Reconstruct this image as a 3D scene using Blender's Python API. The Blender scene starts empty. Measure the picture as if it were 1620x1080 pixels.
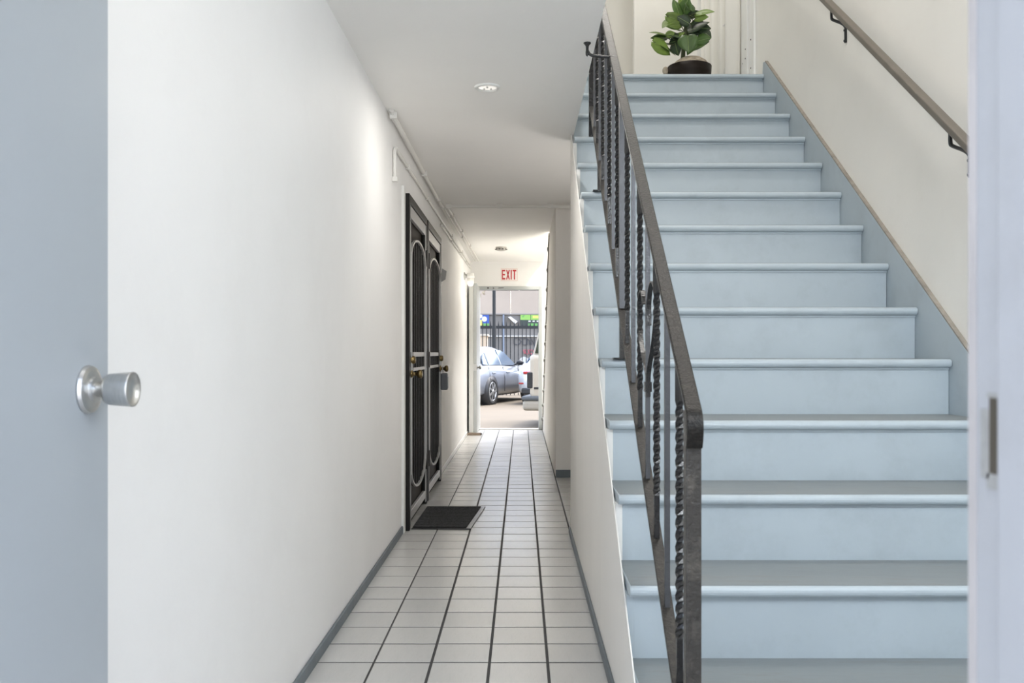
import bpy, math, random
from mathutils import Vector, Matrix
random.seed(7)
S = bpy.context.scene
COL = S.collection
PI = math.pi

# ------------------------------------------------------------------ camera
H = 1.116                                    # lens height above the corridor floor
F = 1424.0                                   # focal length in pixels of the 1620 px wide frame
cam = bpy.data.cameras.new('camera')
cam.sensor_width = 36.0
cam.lens = 36.0 * F / 1620
cam.shift_x = -15 / 1620
cam.shift_y = 19 / 1620
cam.clip_start = 0.02
cam.clip_end = 400
cam.dof.use_dof = True
cam.dof.focus_distance = 5.5
cam.dof.aperture_fstop = 9.0
camo = bpy.data.objects.new('camera', cam)
camo.location = (0, 0, H)
camo.rotation_euler = (PI / 2, 0, 0)
COL.objects.link(camo)
S.camera = camo

# ------------------------------------------------------------------ sky, sun, exposure
w = bpy.data.worlds.new('sky')
S.world = w
w.use_nodes = True
nt = w.node_tree
nt.nodes.clear()
wo = nt.nodes.new('ShaderNodeOutputWorld')
bg = nt.nodes.new('ShaderNodeBackground')
sk = nt.nodes.new('ShaderNodeTexSky')
sk.sky_type = 'NISHITA'
sk.sun_disc = False
sk.sun_elevation = math.radians(62)
sk.sun_rotation = math.radians(60)
sk.dust_density = 2.5
bg.inputs['Strength'].default_value = 1.0
hs = nt.nodes.new('ShaderNodeHueSaturation')
hs.inputs['Saturation'].default_value = 0.55
nt.links.new(sk.outputs['Color'], hs.inputs['Color'])
nt.links.new(hs.outputs['Color'], bg.inputs['Color'])
nt.links.new(bg.outputs['Background'], wo.inputs['Surface'])

sun = bpy.data.lights.new('sun', 'SUN')
sun.energy = 1.9
sun.angle = math.radians(0.8)
sun.color = (1.0, 0.95, 0.87)
suno = bpy.data.objects.new('sun', sun)
suno.rotation_euler = Vector((-0.30, -0.20, -1.0)).to_track_quat('-Z', 'Y').to_euler()
suno.location = (5, 20, 30)
COL.objects.link(suno)

S.view_settings.view_transform = 'Standard'
S.view_settings.look = 'None'
S.view_settings.gamma = 1.0
S.view_settings.use_curve_mapping = False
S.view_settings.exposure = 0.0
S.cycles.max_bounces = 16
S.cycles.diffuse_bounces = 10
S.cycles.glossy_bounces = 6


def area(name, loc, direction, size, power, col=(1, 1, 1), shape='DISK', size_y=None):
    l = bpy.data.lights.new(name, 'AREA')
    l.shape = shape
    l.size = size
    if size_y:
        l.size_y = size_y
    l.energy = power
    l.color = col
    o = bpy.data.objects.new(name, l)
    o.location = loc
    o.rotation_euler = Vector(direction).to_track_quat('-Z', 'Y').to_euler()
    COL.objects.link(o)
    return o


# lamps of the building: corridor downlight, upstairs lamp, wall jar; the rest are added fills
area('downlight_lamp', (-0.172, 4.546, 2.435), (0, 0, -1), 0.11, 8, (1.0, 0.96, 0.90))
area('upstairs_lamp', (0.75, 7.2, 5.75), (0, 0, -1), 0.5, 19, (1.0, 0.95, 0.88))
area('stairwell_fill', (0.95, 3.4, 5.75), (0, 0, -1), 0.5, 50, (1.0, 0.96, 0.91))  # added fill high above the flight, no fitting there
area('alcove_fill', (1.2, 6.35, 0.9), (-0.7, -0.6, 1), 0.9, 11, (1.0, 0.96, 0.91))  # added uplight for the mid corridor ceiling; the alcove has no lamp
area('entry_fill', (-0.15, 1.35, 2.44), (0.25, 0.35, -1), 0.6, 4, (1.0, 0.98, 0.96))  # unseen fill added inside the entrance, without a fixture
area('stair_front_fill', (1.3, 0.74, 2.1), (0.25, 1, -0.12), 0.7, 42, (0.88, 0.94, 1.0))  # added light by the front wall, brightens the risers head on; no sconce
jl = bpy.data.lights.new('wall_jar_lamp', 'POINT')
jl.energy = 1.5
jl.shadow_soft_size = 0.05
jl.color = (1.0, 0.96, 0.9)
jlo = bpy.data.objects.new('wall_jar_lamp', jl)
jlo.location = (-0.64, 11.58, 1.90)
COL.objects.link(jlo)
area('far_stairs_fill', (1.15, 10.9, 3.7), (-0.6, 0.1, -1), 0.5, 150, (1.0, 0.95, 0.88))  # added source in the far stairwell, brightens the corridor's far end

# ------------------------------------------------------------------ materials
def nodes_of(m):
    m.use_nodes = True
    n = m.node_tree
    return n, n.nodes['Principled BSDF']


def mat(name, col, rough=0.5, metal=0.0, var=0.0, vscale=6.0, bump=0.0, bscale=60.0, dirt=None, dirt_amt=0.0,
        dscale=3.0, stretch=None, spec=0.5, coat=0.0, rand=0.0, bdist=0.002):
    m = bpy.data.materials.new(name)
    n, p = nodes_of(m)
    L = n.links
    p.inputs['Base Color'].default_value = (*col, 1)
    p.inputs['Roughness'].default_value = rough
    p.inputs['Metallic'].default_value = metal
    p.inputs['Specular IOR Level'].default_value = spec
    if coat:
        p.inputs['Coat Weight'].default_value = coat
        p.inputs['Coat Roughness'].default_value = 0.08
    if not (var or bump or dirt or rand):
        return m
    tc = n.nodes.new('ShaderNodeTexCoord')
    mp = n.nodes.new('ShaderNodeMapping')
    L.new(tc.outputs['Object'], mp.inputs['Vector'])
    if stretch:
        mp.inputs['Scale'].default_value = stretch
    cur = None
    if var:
        a = n.nodes.new('ShaderNodeTexNoise')
        a.inputs['Scale'].default_value = vscale
        a.inputs['Detail'].default_value = 6
        L.new(mp.outputs['Vector'], a.inputs['Vector'])
        r = n.nodes.new('ShaderNodeMapRange')
        r.inputs['From Min'].default_value = 0.3
        r.inputs['From Max'].default_value = 0.7
        r.inputs['To Min'].default_value = 1 - var
        r.inputs['To Max'].default_value = 1 + var
        L.new(a.outputs['Fac'], r.inputs['Value'])
        x = n.nodes.new('ShaderNodeVectorMath')
        x.operation = 'SCALE'
        x.inputs[0].default_value = col
        L.new(r.outputs['Result'], x.inputs['Scale'])
        cur = x.outputs['Vector']
    if rand:
        oi = n.nodes.new('ShaderNodeObjectInfo')
        r = n.nodes.new('ShaderNodeMapRange')
        r.inputs['To Min'].default_value = 1 - rand
        r.inputs['To Max'].default_value = 1 + rand
        L.new(oi.outputs['Random'], r.inputs['Value'])
        x = n.nodes.new('ShaderNodeVectorMath')
        x.operation = 'SCALE'
        x.inputs[0].default_value = col
        if cur:
            L.new(cur, x.inputs[0])
        L.new(r.outputs['Result'], x.inputs['Scale'])
        cur = x.outputs['Vector']
    if dirt:
        a = n.nodes.new('ShaderNodeTexNoise')
        a.inputs['Scale'].default_value = dscale
        a.inputs['Detail'].default_value = 9
        a.inputs['Roughness'].default_value = 0.7
        L.new(mp.outputs['Vector'], a.inputs['Vector'])
        r = n.nodes.new('ShaderNodeMapRange')
        r.inputs['From Min'].default_value = 0.5
        r.inputs['From Max'].default_value = 0.78
        r.inputs['To Max'].default_value = dirt_amt
        L.new(a.outputs['Fac'], r.inputs['Value'])
        x = n.nodes.new('ShaderNodeMix')
        x.data_type = 'RGBA'
        L.new(r.outputs['Result'], x.inputs[0])
        x.inputs[6].default_value = (*col, 1)
        if cur:
            L.new(cur, x.inputs[6])
        x.inputs[7].default_value = (*dirt, 1)
        cur = x.outputs[2]
    if cur:
        L.new(cur, p.inputs['Base Color'])
    if bump:
        a = n.nodes.new('ShaderNodeTexNoise')
        a.inputs['Scale'].default_value = bscale
        a.inputs['Detail'].default_value = 5
        L.new(mp.outputs['Vector'], a.inputs['Vector'])
        b = n.nodes.new('ShaderNodeBump')
        b.inputs['Strength'].default_value = bump
        b.inputs['Distance'].default_value = bdist
        L.new(a.outputs['Fac'], b.inputs['Height'])
        L.new(b.outputs['Normal'], p.inputs['Normal'])
    return m


def emit(name, col, s):
    m = bpy.data.materials.new(name)
    n, p = nodes_of(m)
    p.inputs['Base Color'].default_value = (*col, 1)
    p.inputs['Emission Color'].default_value = (*col, 1)
    p.inputs['Emission Strength'].default_value = s
    return m


def glass(name, col, rough=0.03, trans=1.0):
    m = bpy.data.materials.new(name)
    n, p = nodes_of(m)
    p.inputs['Base Color'].default_value = (*col, 1)
    p.inputs['Roughness'].default_value = rough
    p.inputs['Transmission Weight'].default_value = trans
    p.inputs['IOR'].default_value = 1.45
    return m


WALL = mat('white_plaster', (0.84, 0.835, 0.83), 0.6, var=0.02, vscale=1.2, bump=0.25, bscale=45, dirt=(0.55, 0.53, 0.50), dirt_amt=0.10, dscale=2.2)
WARM = mat('cream_plaster', (0.83, 0.81, 0.765), 0.6, var=0.02, vscale=1.5, bump=0.25, bscale=45, dirt=(0.5, 0.46, 0.4), dirt_amt=0.08, dscale=2.5)
CEIL = mat('ceiling_paint', (0.91, 0.90, 0.88), 0.65, var=0.015, vscale=1.5, bump=0.25, bscale=60)
STAIRWALL = mat('stair_side_plaster', (0.83, 0.81, 0.78), 0.55, var=0.03, vscale=5, stretch=(1, 1, 0.25), bump=0.3, bscale=30, dirt=(0.5, 0.47, 0.43), dirt_amt=0.2, dscale=2.5)
BLUE = mat('blue_grey_paint', (0.42, 0.485, 0.53), 0.42, var=0.04, vscale=3, bump=0.15, bscale=35, dirt=(0.22, 0.24, 0.25), dirt_amt=0.25, dscale=5)
TREAD = mat('worn_shaded_blue_grey', (0.22, 0.243, 0.25), 0.5, var=0.07, vscale=4, stretch=(1, 5, 5), bump=0.2, bscale=40, dirt=(0.16, 0.145, 0.125), dirt_amt=0.6, dscale=4)  # wear and dirt, plus the shade of the tops put into the colour
DOORBLUE = mat('door_paint', (0.36, 0.395, 0.43), 0.4, var=0.02, vscale=2, bump=0.1, bscale=25)
BASEB = mat('slate_baseboard', (0.13, 0.155, 0.175), 0.5, var=0.1, vscale=8, bump=0.2, bscale=30, dirt=(0.3, 0.3, 0.28), dirt_amt=0.4, dscale=6)
GROUT = mat('grout', (0.05, 0.05, 0.05), 0.85, var=0.15, vscale=20)
TILE = mat('grey_tile', (0.56, 0.555, 0.54), 0.24, var=0.05, vscale=9, stretch=(6, 1, 1), bump=0.12, bscale=40, rand=0.06, dirt=(0.33, 0.31, 0.28), dirt_amt=0.3, dscale=9)
WHITE = mat('white_gloss_paint', (0.80, 0.80, 0.78), 0.35, bump=0.15, bscale=40, var=0.02)
JAMB = mat('jamb_paint', (0.42, 0.425, 0.44), 0.45, dirt=(0.28, 0.27, 0.26), dirt_amt=0.35, dscale=7, bump=0.2, bscale=20, var=0.02)
IRON = mat('black_iron', (0.014, 0.014, 0.015), 0.24, metal=0.0, bump=0.4, bscale=120, spec=0.5, var=0.2, vscale=30, bdist=0.003)
RAILIRON = mat('worn_handrail_iron', (0.02, 0.018, 0.016), 0.32, bump=0.7, bscale=160, spec=0.4, dirt=(0.12, 0.105, 0.085), dirt_amt=0.5, dscale=60, bdist=0.003)
POSTIRON = mat('worn_post_iron', (0.05, 0.046, 0.042), 0.35, metal=0.3, bump=0.9, bscale=110, dirt=(0.22, 0.20, 0.17), dirt_amt=0.6, dscale=14, bdist=0.004)
BARIRON = mat('grey_bar_iron', (0.085, 0.088, 0.096), 0.36, metal=0.55, bump=0.7, bscale=150, dirt=(0.05, 0.05, 0.05), dirt_amt=0.5, dscale=20)
BRONZE = mat('bronze_handrail', (0.135, 0.115, 0.092), 0.42, var=0.1, vscale=10, bump=0.15)
BRASS = mat('aged_brass', (0.24, 0.175, 0.08), 0.28, metal=1.0)
STEEL = mat('brushed_steel', (0.62, 0.62, 0.61), 0.30, metal=1.0, var=0.06, vscale=40, stretch=(8, 1, 1))
DARKDOOR = mat('dark_brown_door', (0.022, 0.017, 0.014), 0.5, spec=0.15, var=0.2, vscale=3, stretch=(5, 5, 0.5))
GATEIRON = mat('black_gate_paint', (0.012, 0.011, 0.010), 0.34, spec=0.2, bump=0.2, bscale=90)
GATEGREY = mat('gate_trim_highlight', (0.55, 0.54, 0.53), 0.35, metal=0.3)  # pale hoop and edges: highlights on black metal put into the colour
EXITGREY = mat('grey_exit_paint', (0.42, 0.44, 0.44), 0.4, bump=0.1, var=0.03)
MATBLACK = mat('doormat_pile', (0.022, 0.022, 0.023), 0.9, bump=1.0, bscale=150, var=0.4, vscale=90, bdist=0.006)
MATEDGE = mat('doormat_rubber', (0.03, 0.03, 0.032), 0.45)
RED = mat('sign_red', (0.50, 0.02, 0.03), 0.5)
SIGNW = mat('sign_white', (0.82, 0.80, 0.78), 0.4)
BLACK = mat('black_plastic', (0.012, 0.012, 0.013), 0.4)
ASPHALT = mat('pale_concrete', (0.148, 0.122, 0.088), 0.85, var=0.06, vscale=0.8, bump=0.2, bscale=40, dirt=(0.12, 0.10, 0.082), dirt_amt=0.3, dscale=0.9)
CONC = mat('front_walk_concrete', (0.45, 0.44, 0.42), 0.85, var=0.06, vscale=2)


# ------------------------------------------------------------------ mesh helpers
class MB:
    def __init__(s):
        s.v = []; s.f = []; s.m = []; s.sm = []

    def add(s, vs, fs, mi=0, smooth=False):
        k = len(s.v)
        s.v += [tuple(x) for x in vs]
        for f in fs:
            s.f.append(tuple(i + k for i in f)); s.m.append(mi); s.sm.append(smooth)
        return s

    def box(s, x0, x1, y0, y1, z0, z1, mi=0):
        return s.add([(x0, y0, z0), (x1, y0, z0), (x1, y1, z0), (x0, y1, z0), (x0, y0, z1), (x1, y0, z1), (x1, y1, z1), (x0, y1, z1)],
                     [(0, 3, 2, 1), (4, 5, 6, 7), (0, 1, 5, 4), (1, 2, 6, 5), (2, 3, 7, 6), (3, 0, 4, 7)], mi)

    def prism_x(s, yz, x0, x1, mi=0):            # polygon in the YZ plane pushed along X
        n = len(yz)
        vs = [(x0, a, b) for a, b in yz] + [(x1, a, b) for a, b in yz]
        fs = [tuple(range(n))[::-1], tuple(range(n, 2 * n))] + [(i, (i + 1) % n, n + (i + 1) % n, n + i) for i in range(n)]
        return s.add(vs, fs, mi)

    def prism_y(s, xz, y0, y1, mi=0):
        n = len(xz)
        vs = [(a, y0, b) for a, b in xz] + [(a, y1, b) for a, b in xz]
        fs = [tuple(range(n)), tuple(range(n, 2 * n))[::-1]] + [(i, n + i, n + (i + 1) % n, (i + 1) % n) for i in range(n)]
        return s.add(vs, fs, mi)

    def tube(s, pts, r, seg=10, caps=True, mi=0, up=None):
        pts = [Vector(p) for p in pts]
        rr = r if isinstance(r, (list, tuple)) else [r] * len(pts)
        vs = []; fs = []
        t0 = (pts[1] - pts[0]).normalized()
        ref = Vector(up) if up else (Vector((0, 0, 1)) if abs(t0.z) < 0.9 else Vector((1, 0, 0)))
        nrm = (ref - t0 * ref.dot(t0)).normalized()
        for i, p in enumerate(pts):
            if i == 0: t = pts[1] - pts[0]
            elif i == len(pts) - 1: t = pts[-1] - pts[-2]
            else: t = (pts[i + 1] - p).normalized() + (p - pts[i - 1]).normalized()
            t.normalize()
            nrm = (nrm - t * nrm.dot(t)).normalized()
            b = t.cross(nrm)
            for k in range(seg):
                a = 2 * PI * k / seg
                vs.append(p + (nrm * math.cos(a) + b * math.sin(a)) * rr[i])
        for i in range(len(pts) - 1):
            for k in range(seg):
                fs.append((i * seg + k, i * seg + (k + 1) % seg, (i + 1) * seg + (k + 1) % seg, (i + 1) * seg + k))
        s.add(vs, fs, mi, True)
        if caps:
            s.add(vs[:seg], [tuple(range(seg))[::-1]], mi)
            s.add(vs[-seg:], [tuple(range(seg))], mi)
        return s

    def strip(s, pts, side, wd, th, mi=0):       # flat bar swept along pts; side = the wide direction
        pts = [Vector(p) for p in pts]
        sd = Vector(side).normalized()
        vs = []; fs = []
        for i, p in enumerate(pts):
            a = pts[max(i - 1, 0)]; b = pts[min(i + 1, len(pts) - 1)]
            t = (b - a).normalized()
            u = sd.cross(t).normalized()
            for sx, sy in ((-1, -1), (1, -1), (1, 1), (-1, 1)):
                vs.append(p + sd * (sx * wd / 2) + u * (sy * th / 2))
        n = len(pts)
        for i in range(n - 1):
            for k in range(4):
                fs.append((i * 4 + k, i * 4 + (k + 1) % 4, (i + 1) * 4 + (k + 1) % 4, (i + 1) * 4 + k))
        fs.append((3, 2, 1, 0)); fs.append(((n - 1) * 4, (n - 1) * 4 + 1, (n - 1) * 4 + 2, (n - 1) * 4 + 3))
        return s.add(vs, fs, mi)

    def lathe(s, prof, origin, axis, seg=24, mi=0, smooth=True):   # prof: (r, h) along axis
        ax = Vector(axis).normalized()
        ref = Vector((0, 0, 1)) if abs(ax.z) < 0.9 else Vector((1, 0, 0))
        u = ax.cross(ref).normalized(); v = ax.cross(u)
        o = Vector(origin)
        vs = []; fs = []
        for r, h in prof:
            for k in range(seg):
                a = 2 * PI * k / seg
                vs.append(o + ax * h + (u * math.cos(a) + v * math.sin(a)) * max(r, 1e-5))
        for i in range(len(prof) - 1):
            for k in range(seg):
                fs.append((i * seg + k, i * seg + (k + 1) % seg, (i + 1) * seg + (k + 1) % seg, (i + 1) * seg + k))
        s.add(vs, fs, mi, smooth)
        return s

    def sphere(s, c, r, seg=12, rings=8, mi=0, sc=(1, 1, 1)):
        vs = []; fs = []
        for i in range(rings + 1):
            th = PI * i / rings
            for k in range(seg):
                a = 2 * PI * k / seg
                vs.append((c[0] + r * sc[0] * math.sin(th) * math.cos(a), c[1] + r * sc[1] * math.sin(th) * math.sin(a), c[2] + r * sc[2] * math.cos(th)))
        for i in range(rings):
            for k in range(seg):
                fs.append((i * seg + k, (i + 1) * seg + k, (i + 1) * seg + (k + 1) % seg, i * seg + (k + 1) % seg))
        return s.add(vs, fs, mi, True)

    def mesh(s, name, mats):
        me = bpy.data.meshes.new(name)
        me.from_pydata(s.v, [], s.f)
        for m in (mats if isinstance(mats, (list, tuple)) else [mats]):
            me.materials.append(m)
        me.polygons.foreach_set('material_index', s.m)
        me.polygons.foreach_set('use_smooth', s.sm)
        me.update()
        return me

    def build(s, name, mats, parent=None, bevel=0.0, seg=2, fix=True):
        me = s.mesh(name, mats)
        if fix:
            import bmesh
            bm = bmesh.new(); bm.from_mesh(me)
            bmesh.ops.recalc_face_normals(bm, faces=bm.faces)
            bm.to_mesh(me); bm.free()
        o = bpy.data.objects.new(name, me)
        COL.objects.link(o)
        if parent is not None:
            o.parent = parent
            o.matrix_parent_inverse = Matrix.Translation(-parent.location) if not any(parent.rotation_euler) else parent.matrix_basis.inverted()
        if bevel:
            b = o.modifiers.new('edge', 'BEVEL')
            b.width = bevel; b.segments = seg; b.limit_method = 'ANGLE'
        return o


def tag(o, label=None, cat=None, group=None, kind=None):
    if label: o['label'] = label
    if cat: o['category'] = cat
    if group: o['group'] = group
    if kind: o['kind'] = kind
    return o


def thing(name, loc, label, cat, group=None, rz=0):
    o = bpy.data.objects.new(name, None)
    o.empty_display_size = 0.05
    o.location = loc
    o.rotation_euler = (0, 0, rz)
    COL.objects.link(o)
    return tag(o, label, cat, group)


def struct(name, mb, mats, bevel=0.0, parent=None):
    o = mb.build(name, mats, parent, bevel)
    if parent is None:
        o['kind'] = 'structure'
    return o


def copy_tree(o, parent=None):
    c = o.copy()
    COL.objects.link(c)
    if parent is not None:
        c.parent = parent
        c.matrix_parent_inverse = o.matrix_parent_inverse.copy()
    for ch in o.children:
        copy_tree(ch, c)
    return c


# ------------------------------------------------------------------ dimensions
XL = -0.746                # left wall face
XS = 0.305                 # corridor face of the stair wall
XR = 1.712                 # right wall face
YF0, YF1 = 0.50, 0.64      # front wall
YE = 13.2                  # inner face of the exit wall
ZC = 2.462                 # corridor ceiling
ZU = 5.85                  # upstairs ceiling
D0, TR, RI = 2.008, 0.3038, 0.2188          # first nosing depth offset, tread run, riser rise
XT = 0.322                 # ceiling edge at the stair opening
NST = 14
def nose(n): return D0 + TR * n
ZL = RI * NST              # landing height
def nline(d): return RI / TR * (d - D0)

# ------------------------------------------------------------------ shell
fl = struct('floor', MB().box(XL - 0.1, XR + 0.1, YF0, YE + 0.12, -0.3, -0.0022), GROUT)
tp = 0.21
def tile_mesh(wx, wy):
    b = 0.0018; z = 0.0
    x, y = wx / 2, wy / 2
    vs = [(-x, -y, -.008), (x, -y, -.008), (x, y, -.008), (-x, y, -.008),
          (-x, -y, z - .0009), (x, -y, z - .0009), (x, y, z - .0009), (-x, y, z - .0009),
          (-x + b, -y + b, z), (x - b, -y + b, z), (x - b, y - b, z), (-x + b, y - b, z)]
    fs = [(8, 9, 10, 11)] + [(i, (i + 1) % 4, 4 + (i + 1) % 4, 4 + i) for i in range(4)] + [(4 + i, 4 + (i + 1) % 4, 8 + (i + 1) % 4, 8 + i) for i in range(4)]
    return MB().add(vs, fs).mesh('tile', TILE)
tm = tile_mesh(tp - 0.0105, tp - 0.012)
tm_edge = tile_mesh(0.198, tp - 0.0065)
rows = int((YE - 2.2) / tp) + 1
ystart = 3.255 - 5 * tp           # grout line
far = MB()
count = 0
def put_tile(x, y, me=tm):
    o = bpy.data.objects.new('tile', me)
    o.location = (x, y, random.uniform(-0.0005, 0.0004))
    COL.objects.link(o)
    o.parent = fl
    return o
r = 0
y = ystart
while y + tp < YE + 0.05:
    for c in range(5):
        put_tile(-0.5355 + tp * (c - 0.5) + (0.003 if c == 0 else 0), y + tp / 2)
        count += 1
    if 5.75 < y < 8.1:
        put_tile(-0.5355 + tp * 4.5, y + tp / 2); count += 1
        
    y += tp
# tiles hidden below the lens and in the alcove: one joined piece
y = ystart - tp
while y > YF1 - 0.05:
    for c in range(9):
        x = -0.5355 + tp * (c - 0.5)
        far.add([(v.co.x + x, v.co.y + y + tp / 2, v.co.z) for v in tm.vertices], [tuple(p.vertices) for p in tm.polygons])
    y -= tp
y = 5.82
while y < 8.0:
    for c in range(6, 11):
        x = -0.5355 + tp * (c - 0.5)
        far.add([(v.co.x + x, v.co.y + y, v.co.z) for v in tm.vertices], [tuple(p.vertices) for p in tm.polygons])
    y += tp
fo = far.build('tile_field', TILE, fl)
fo['kind'] = 'stuff'

struct('wall_left', MB().box(XL - 0.15, XL, YF0, YE + 0.15, -0.1, ZU + 0.1), WALL)
struct('wall_right', MB().box(XR, XR + 0.15, YF0, YE + 0.15, -0.1, ZU + 0.1), WARM)
# front wall with the entrance opening
DXL, DXR, DZ = -0.70, 0.31, 2.10
fw = MB().box(XL, DXL - 0.03, YF0, YF1, 0, ZU).box(DXR + 0.04, XR, YF0, YF1, 0, ZU).box(DXL - 0.03, DXR + 0.04, YF0, YF1, DZ + 0.03, ZU)
struct('wall_front', fw, WALL)
# exit wall with its opening
EX0, EX1, EZ = -0.612, 0.252, 2.052
ew = MB().box(XL, EX0 - 0.05, YE, YE + 0.15, 0, ZU).box(EX1 + 0.05, XR, YE, YE + 0.15, 0, ZU).box(EX0 - 0.05, EX1 + 0.05, YE, YE + 0.15, EZ + 0.05, ZU)
struct('wall_back', ew, WALL)
struct('ceiling', MB().box(XL, XT, YF1, YE, ZC, ZC + 0.55).box(XT, XR - 0.03, 5.72, 9.3, ZC, ZC + 0.04), CEIL)
struct('ceiling_upper', MB().box(XL - 0.1, XR + 0.1, YF0, YE + 0.15, ZU, ZU + 0.12), CEIL)
struct('floor_upper', MB().box(XL, XR, nose(14) + 0.06, 9.3, ZL - 0.2, ZL).box(XL, XT, YF1, nose(14) + 0.06, ZL - 0.05, ZL).box(XL, XT, 9.3, YE, ZL - 0.05, ZL), BLUE)
# upstairs back wall beyond the plant, with the hall running on to its left
struct('wall_upper', MB().box(1.04, XR, 8.3, 8.42, ZL, ZU), WARM)
struct('wall_upper_side', MB().box(XL, XT - 0.02, 8.9, 9.0, ZL, ZU), WARM)
struct('wall_upper_hall', MB().box(XT, XR, 9.2, 9.29, ZL, ZU), WARM)
# stair wall towards the corridor: flush lower sheet with a sloping top
def wl(d): return nline(d) - 0.085
ysl = D0 + 0.085 * TR / RI
struct('wall_stair', MB().prism_x([(ysl, 0.0), (5.6, 0.0), (5.6, ZC), (D0 + (ZC + 0.085) * TR / RI, ZC)], XS, XS + 0.004), STAIRWALL)
struct('wall_understair', MB().box(0.334, XR - 0.03, 5.55, 5.6, 0, 2.36), STAIRWALL)
# second flight beyond the alcove
struct('wall_alcove', MB().box(XS + 0.004, XR, 8.11, 8.2, 0, ZC), STAIRWALL)

# baseboards
struct('baseboard_left', MB().box(XL, XL + 0.012, 1.45, 5.60, 0, 0.045), BASEB, 0.003)
struct('baseboard_right', MB().box(XS - 0.012, XS, ysl + 0.01, 5.6, 0, 0.04), BASEB, 0.003)
struct('baseboard_alcove', MB().box(XS + 0.004, XR, 8.098, 8.11, 0, 0.07), BASEB, 0.003)
struct('baseboard_far', MB().box(XL, XL + 0.008, 8.0, YE, 0, 0.05), WHITE, 0.002)

# entrance: jambs, stop, strike plate
jm = struct('trim_1', MB().box(DXR, DXR + 0.04, YF0 - 0.01, 0.6225, 0, DZ).box(DXR - 0.009, DXR, YF0 - 0.01, 0.573, 0, DZ), JAMB, 0.005)
struct('trim_2', MB().box(DXL - 0.03, DXL, YF0 - 0.01, YF1, 0, DZ).box(DXL - 0.03, DXR + 0.04, YF0 - 0.01, YF1, DZ, DZ + 0.03), JAMB, 0.003)
sp = MB()
sz0, sz1, sy0, sy1 = 1.037, 1.087, 0.5805, 0.5945
sp.box(DXR - 0.0012, DXR, sy0 - 0.003, sy1 + 0.003, sz0 - 0.010, sz0).box(DXR - 0.0012, DXR, sy0 - 0.003, sy1 + 0.003, sz1, sz1 + 0.003)
sp.box(DXR - 0.0012, DXR, sy1, sy1 + 0.011, sz0 - 0.004, sz1 - 0.008)
STRIKE = mat('painted_strike', (0.33, 0.325, 0.31), 0.45, var=0.15, vscale=60)
sp.build('strike_plate', STRIKE, jm)
MB().box(DXR - 0.0011, DXR, sy0, sy1, sz0, sz1).build('latch_hole', mat('latch_hole_shade', (0.07, 0.058, 0.04), 0.7), jm)  # flat patch, the shade inside the hole put into its colour
MB().box(DXR - 0.0008, DXR, 0.612, 0.6235, 0, DZ).build('edge_strip', mat('bare_edge', (0.46, 0.43, 0.42), 0.5, var=0.1, vscale=12), jm, 0.0012)

# entrance door, open against the left wall
YD0, YD1 = 0.60, 1.478
XD = -0.678
d1 = MB().box(XD - 0.044, XD, YD0, YD1, 0.012, 2.07).build('door_1', DOORBLUE, None, 0.003)
tag(d1, kind='structure')
kz, ky = 1.060, 1.405
MB().lathe([(0, 0), (0.037, 0), (0.038, 0.003), (0.036, 0.008), (0.030, 0.010), (0.020, 0.011), (0.0195, 0.016), (0, 0.016)], (XD, ky, kz), (1, 0, 0), 64, smooth=False).build('rosette', STEEL, d1)
kb = MB().lathe([(0.0115, 0.012), (0.0115, 0.028), (0.013, 0.029), (0.022, 0.031), (0.0245, 0.036), (0.0275, 0.070), (0.0275, 0.0725), (0.0262, 0.073), (0.0245, 0.068), (0.010, 0.0655), (0, 0.065)], (XD, ky, kz), (1, 0, 0), 32)
kb.build('knob', STEEL, d1)
for hz in (0.25, 1.05, 1.85):
    MB().tube([(XD + 0.004, YD0 - 0.006, hz - 0.05), (XD + 0.004, YD0 - 0.006, hz + 0.05)], 0.006, 8).build('hinge', STEEL, d1)

# ------------------------------------------------------------------ staircase
st = thing('staircase', (1.0, nose(1), 0), 'blue grey painted wooden staircase with bullnose treads rising to the plant', 'staircase')
def nose_profile(y0, y1, z1, th=0.033):
    pts = [(y1, z1 - th), (y1, z1)]
    r = th / 2
    for k in range(9):
        a = PI / 2 + PI * k / 8
        pts.append((y0 + r + r * math.cos(a), z1 - r + r * math.sin(a)))
    return pts
for n in range(1, NST + 1):
    y0 = nose(n); z1 = RI * n
    xr = XR - 0.0235
    x0 = 0.3155 if n < 12 else XT + 0.002
    ye = y0 + (TR + 0.045 if n < NST else 0.075)
    MB().prism_x(nose_profile(y0, ye, z1), x0, xr).build('tread', BLUE, st, 0.003)
    # the trodden top: rubbed, dirty paint, darkened further for shade under frontal light
    MB().box(x0 + 0.004, xr - 0.001, y0 + 0.016, ye, z1, z1 + 0.0012).build('tread_top', TREAD, st)
    MB().box(0.331, xr, y0 + 0.032, y0 + 0.052, z1 - RI + (0.0 if n > 1 else 0), z1 - 0.033).build('riser', BLUE, st)
    # cove strip under each nosing
    MB().box(0.331, xr, y0 + 0.024, y0 + 0.032, z1 - 0.041, z1 - 0.033).build('nosing_cove', BLUE, st)
# stepped stringer board (white higher up, grey on the two lowest steps)
def zig(n0, n1, name, m):
    for n in range(n0, n1 + 1):
        y0 = nose(n) + 0.032
        z1 = RI * n - 0.033
        zb0 = max(0.0, RI * (n - 1) - 0.25)
        MB().prism_x([(y0, zb0), (y0 + TR, max(0, RI * n - 0.25)), (y0 + TR, z1), (y0, z1)], XS + 0.0045, 0.3308).build(name, m, st)
zig(1, 2, 'stringer_step', BLUE)
zig(3, 11, 'stringer_step', WHITE)
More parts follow.
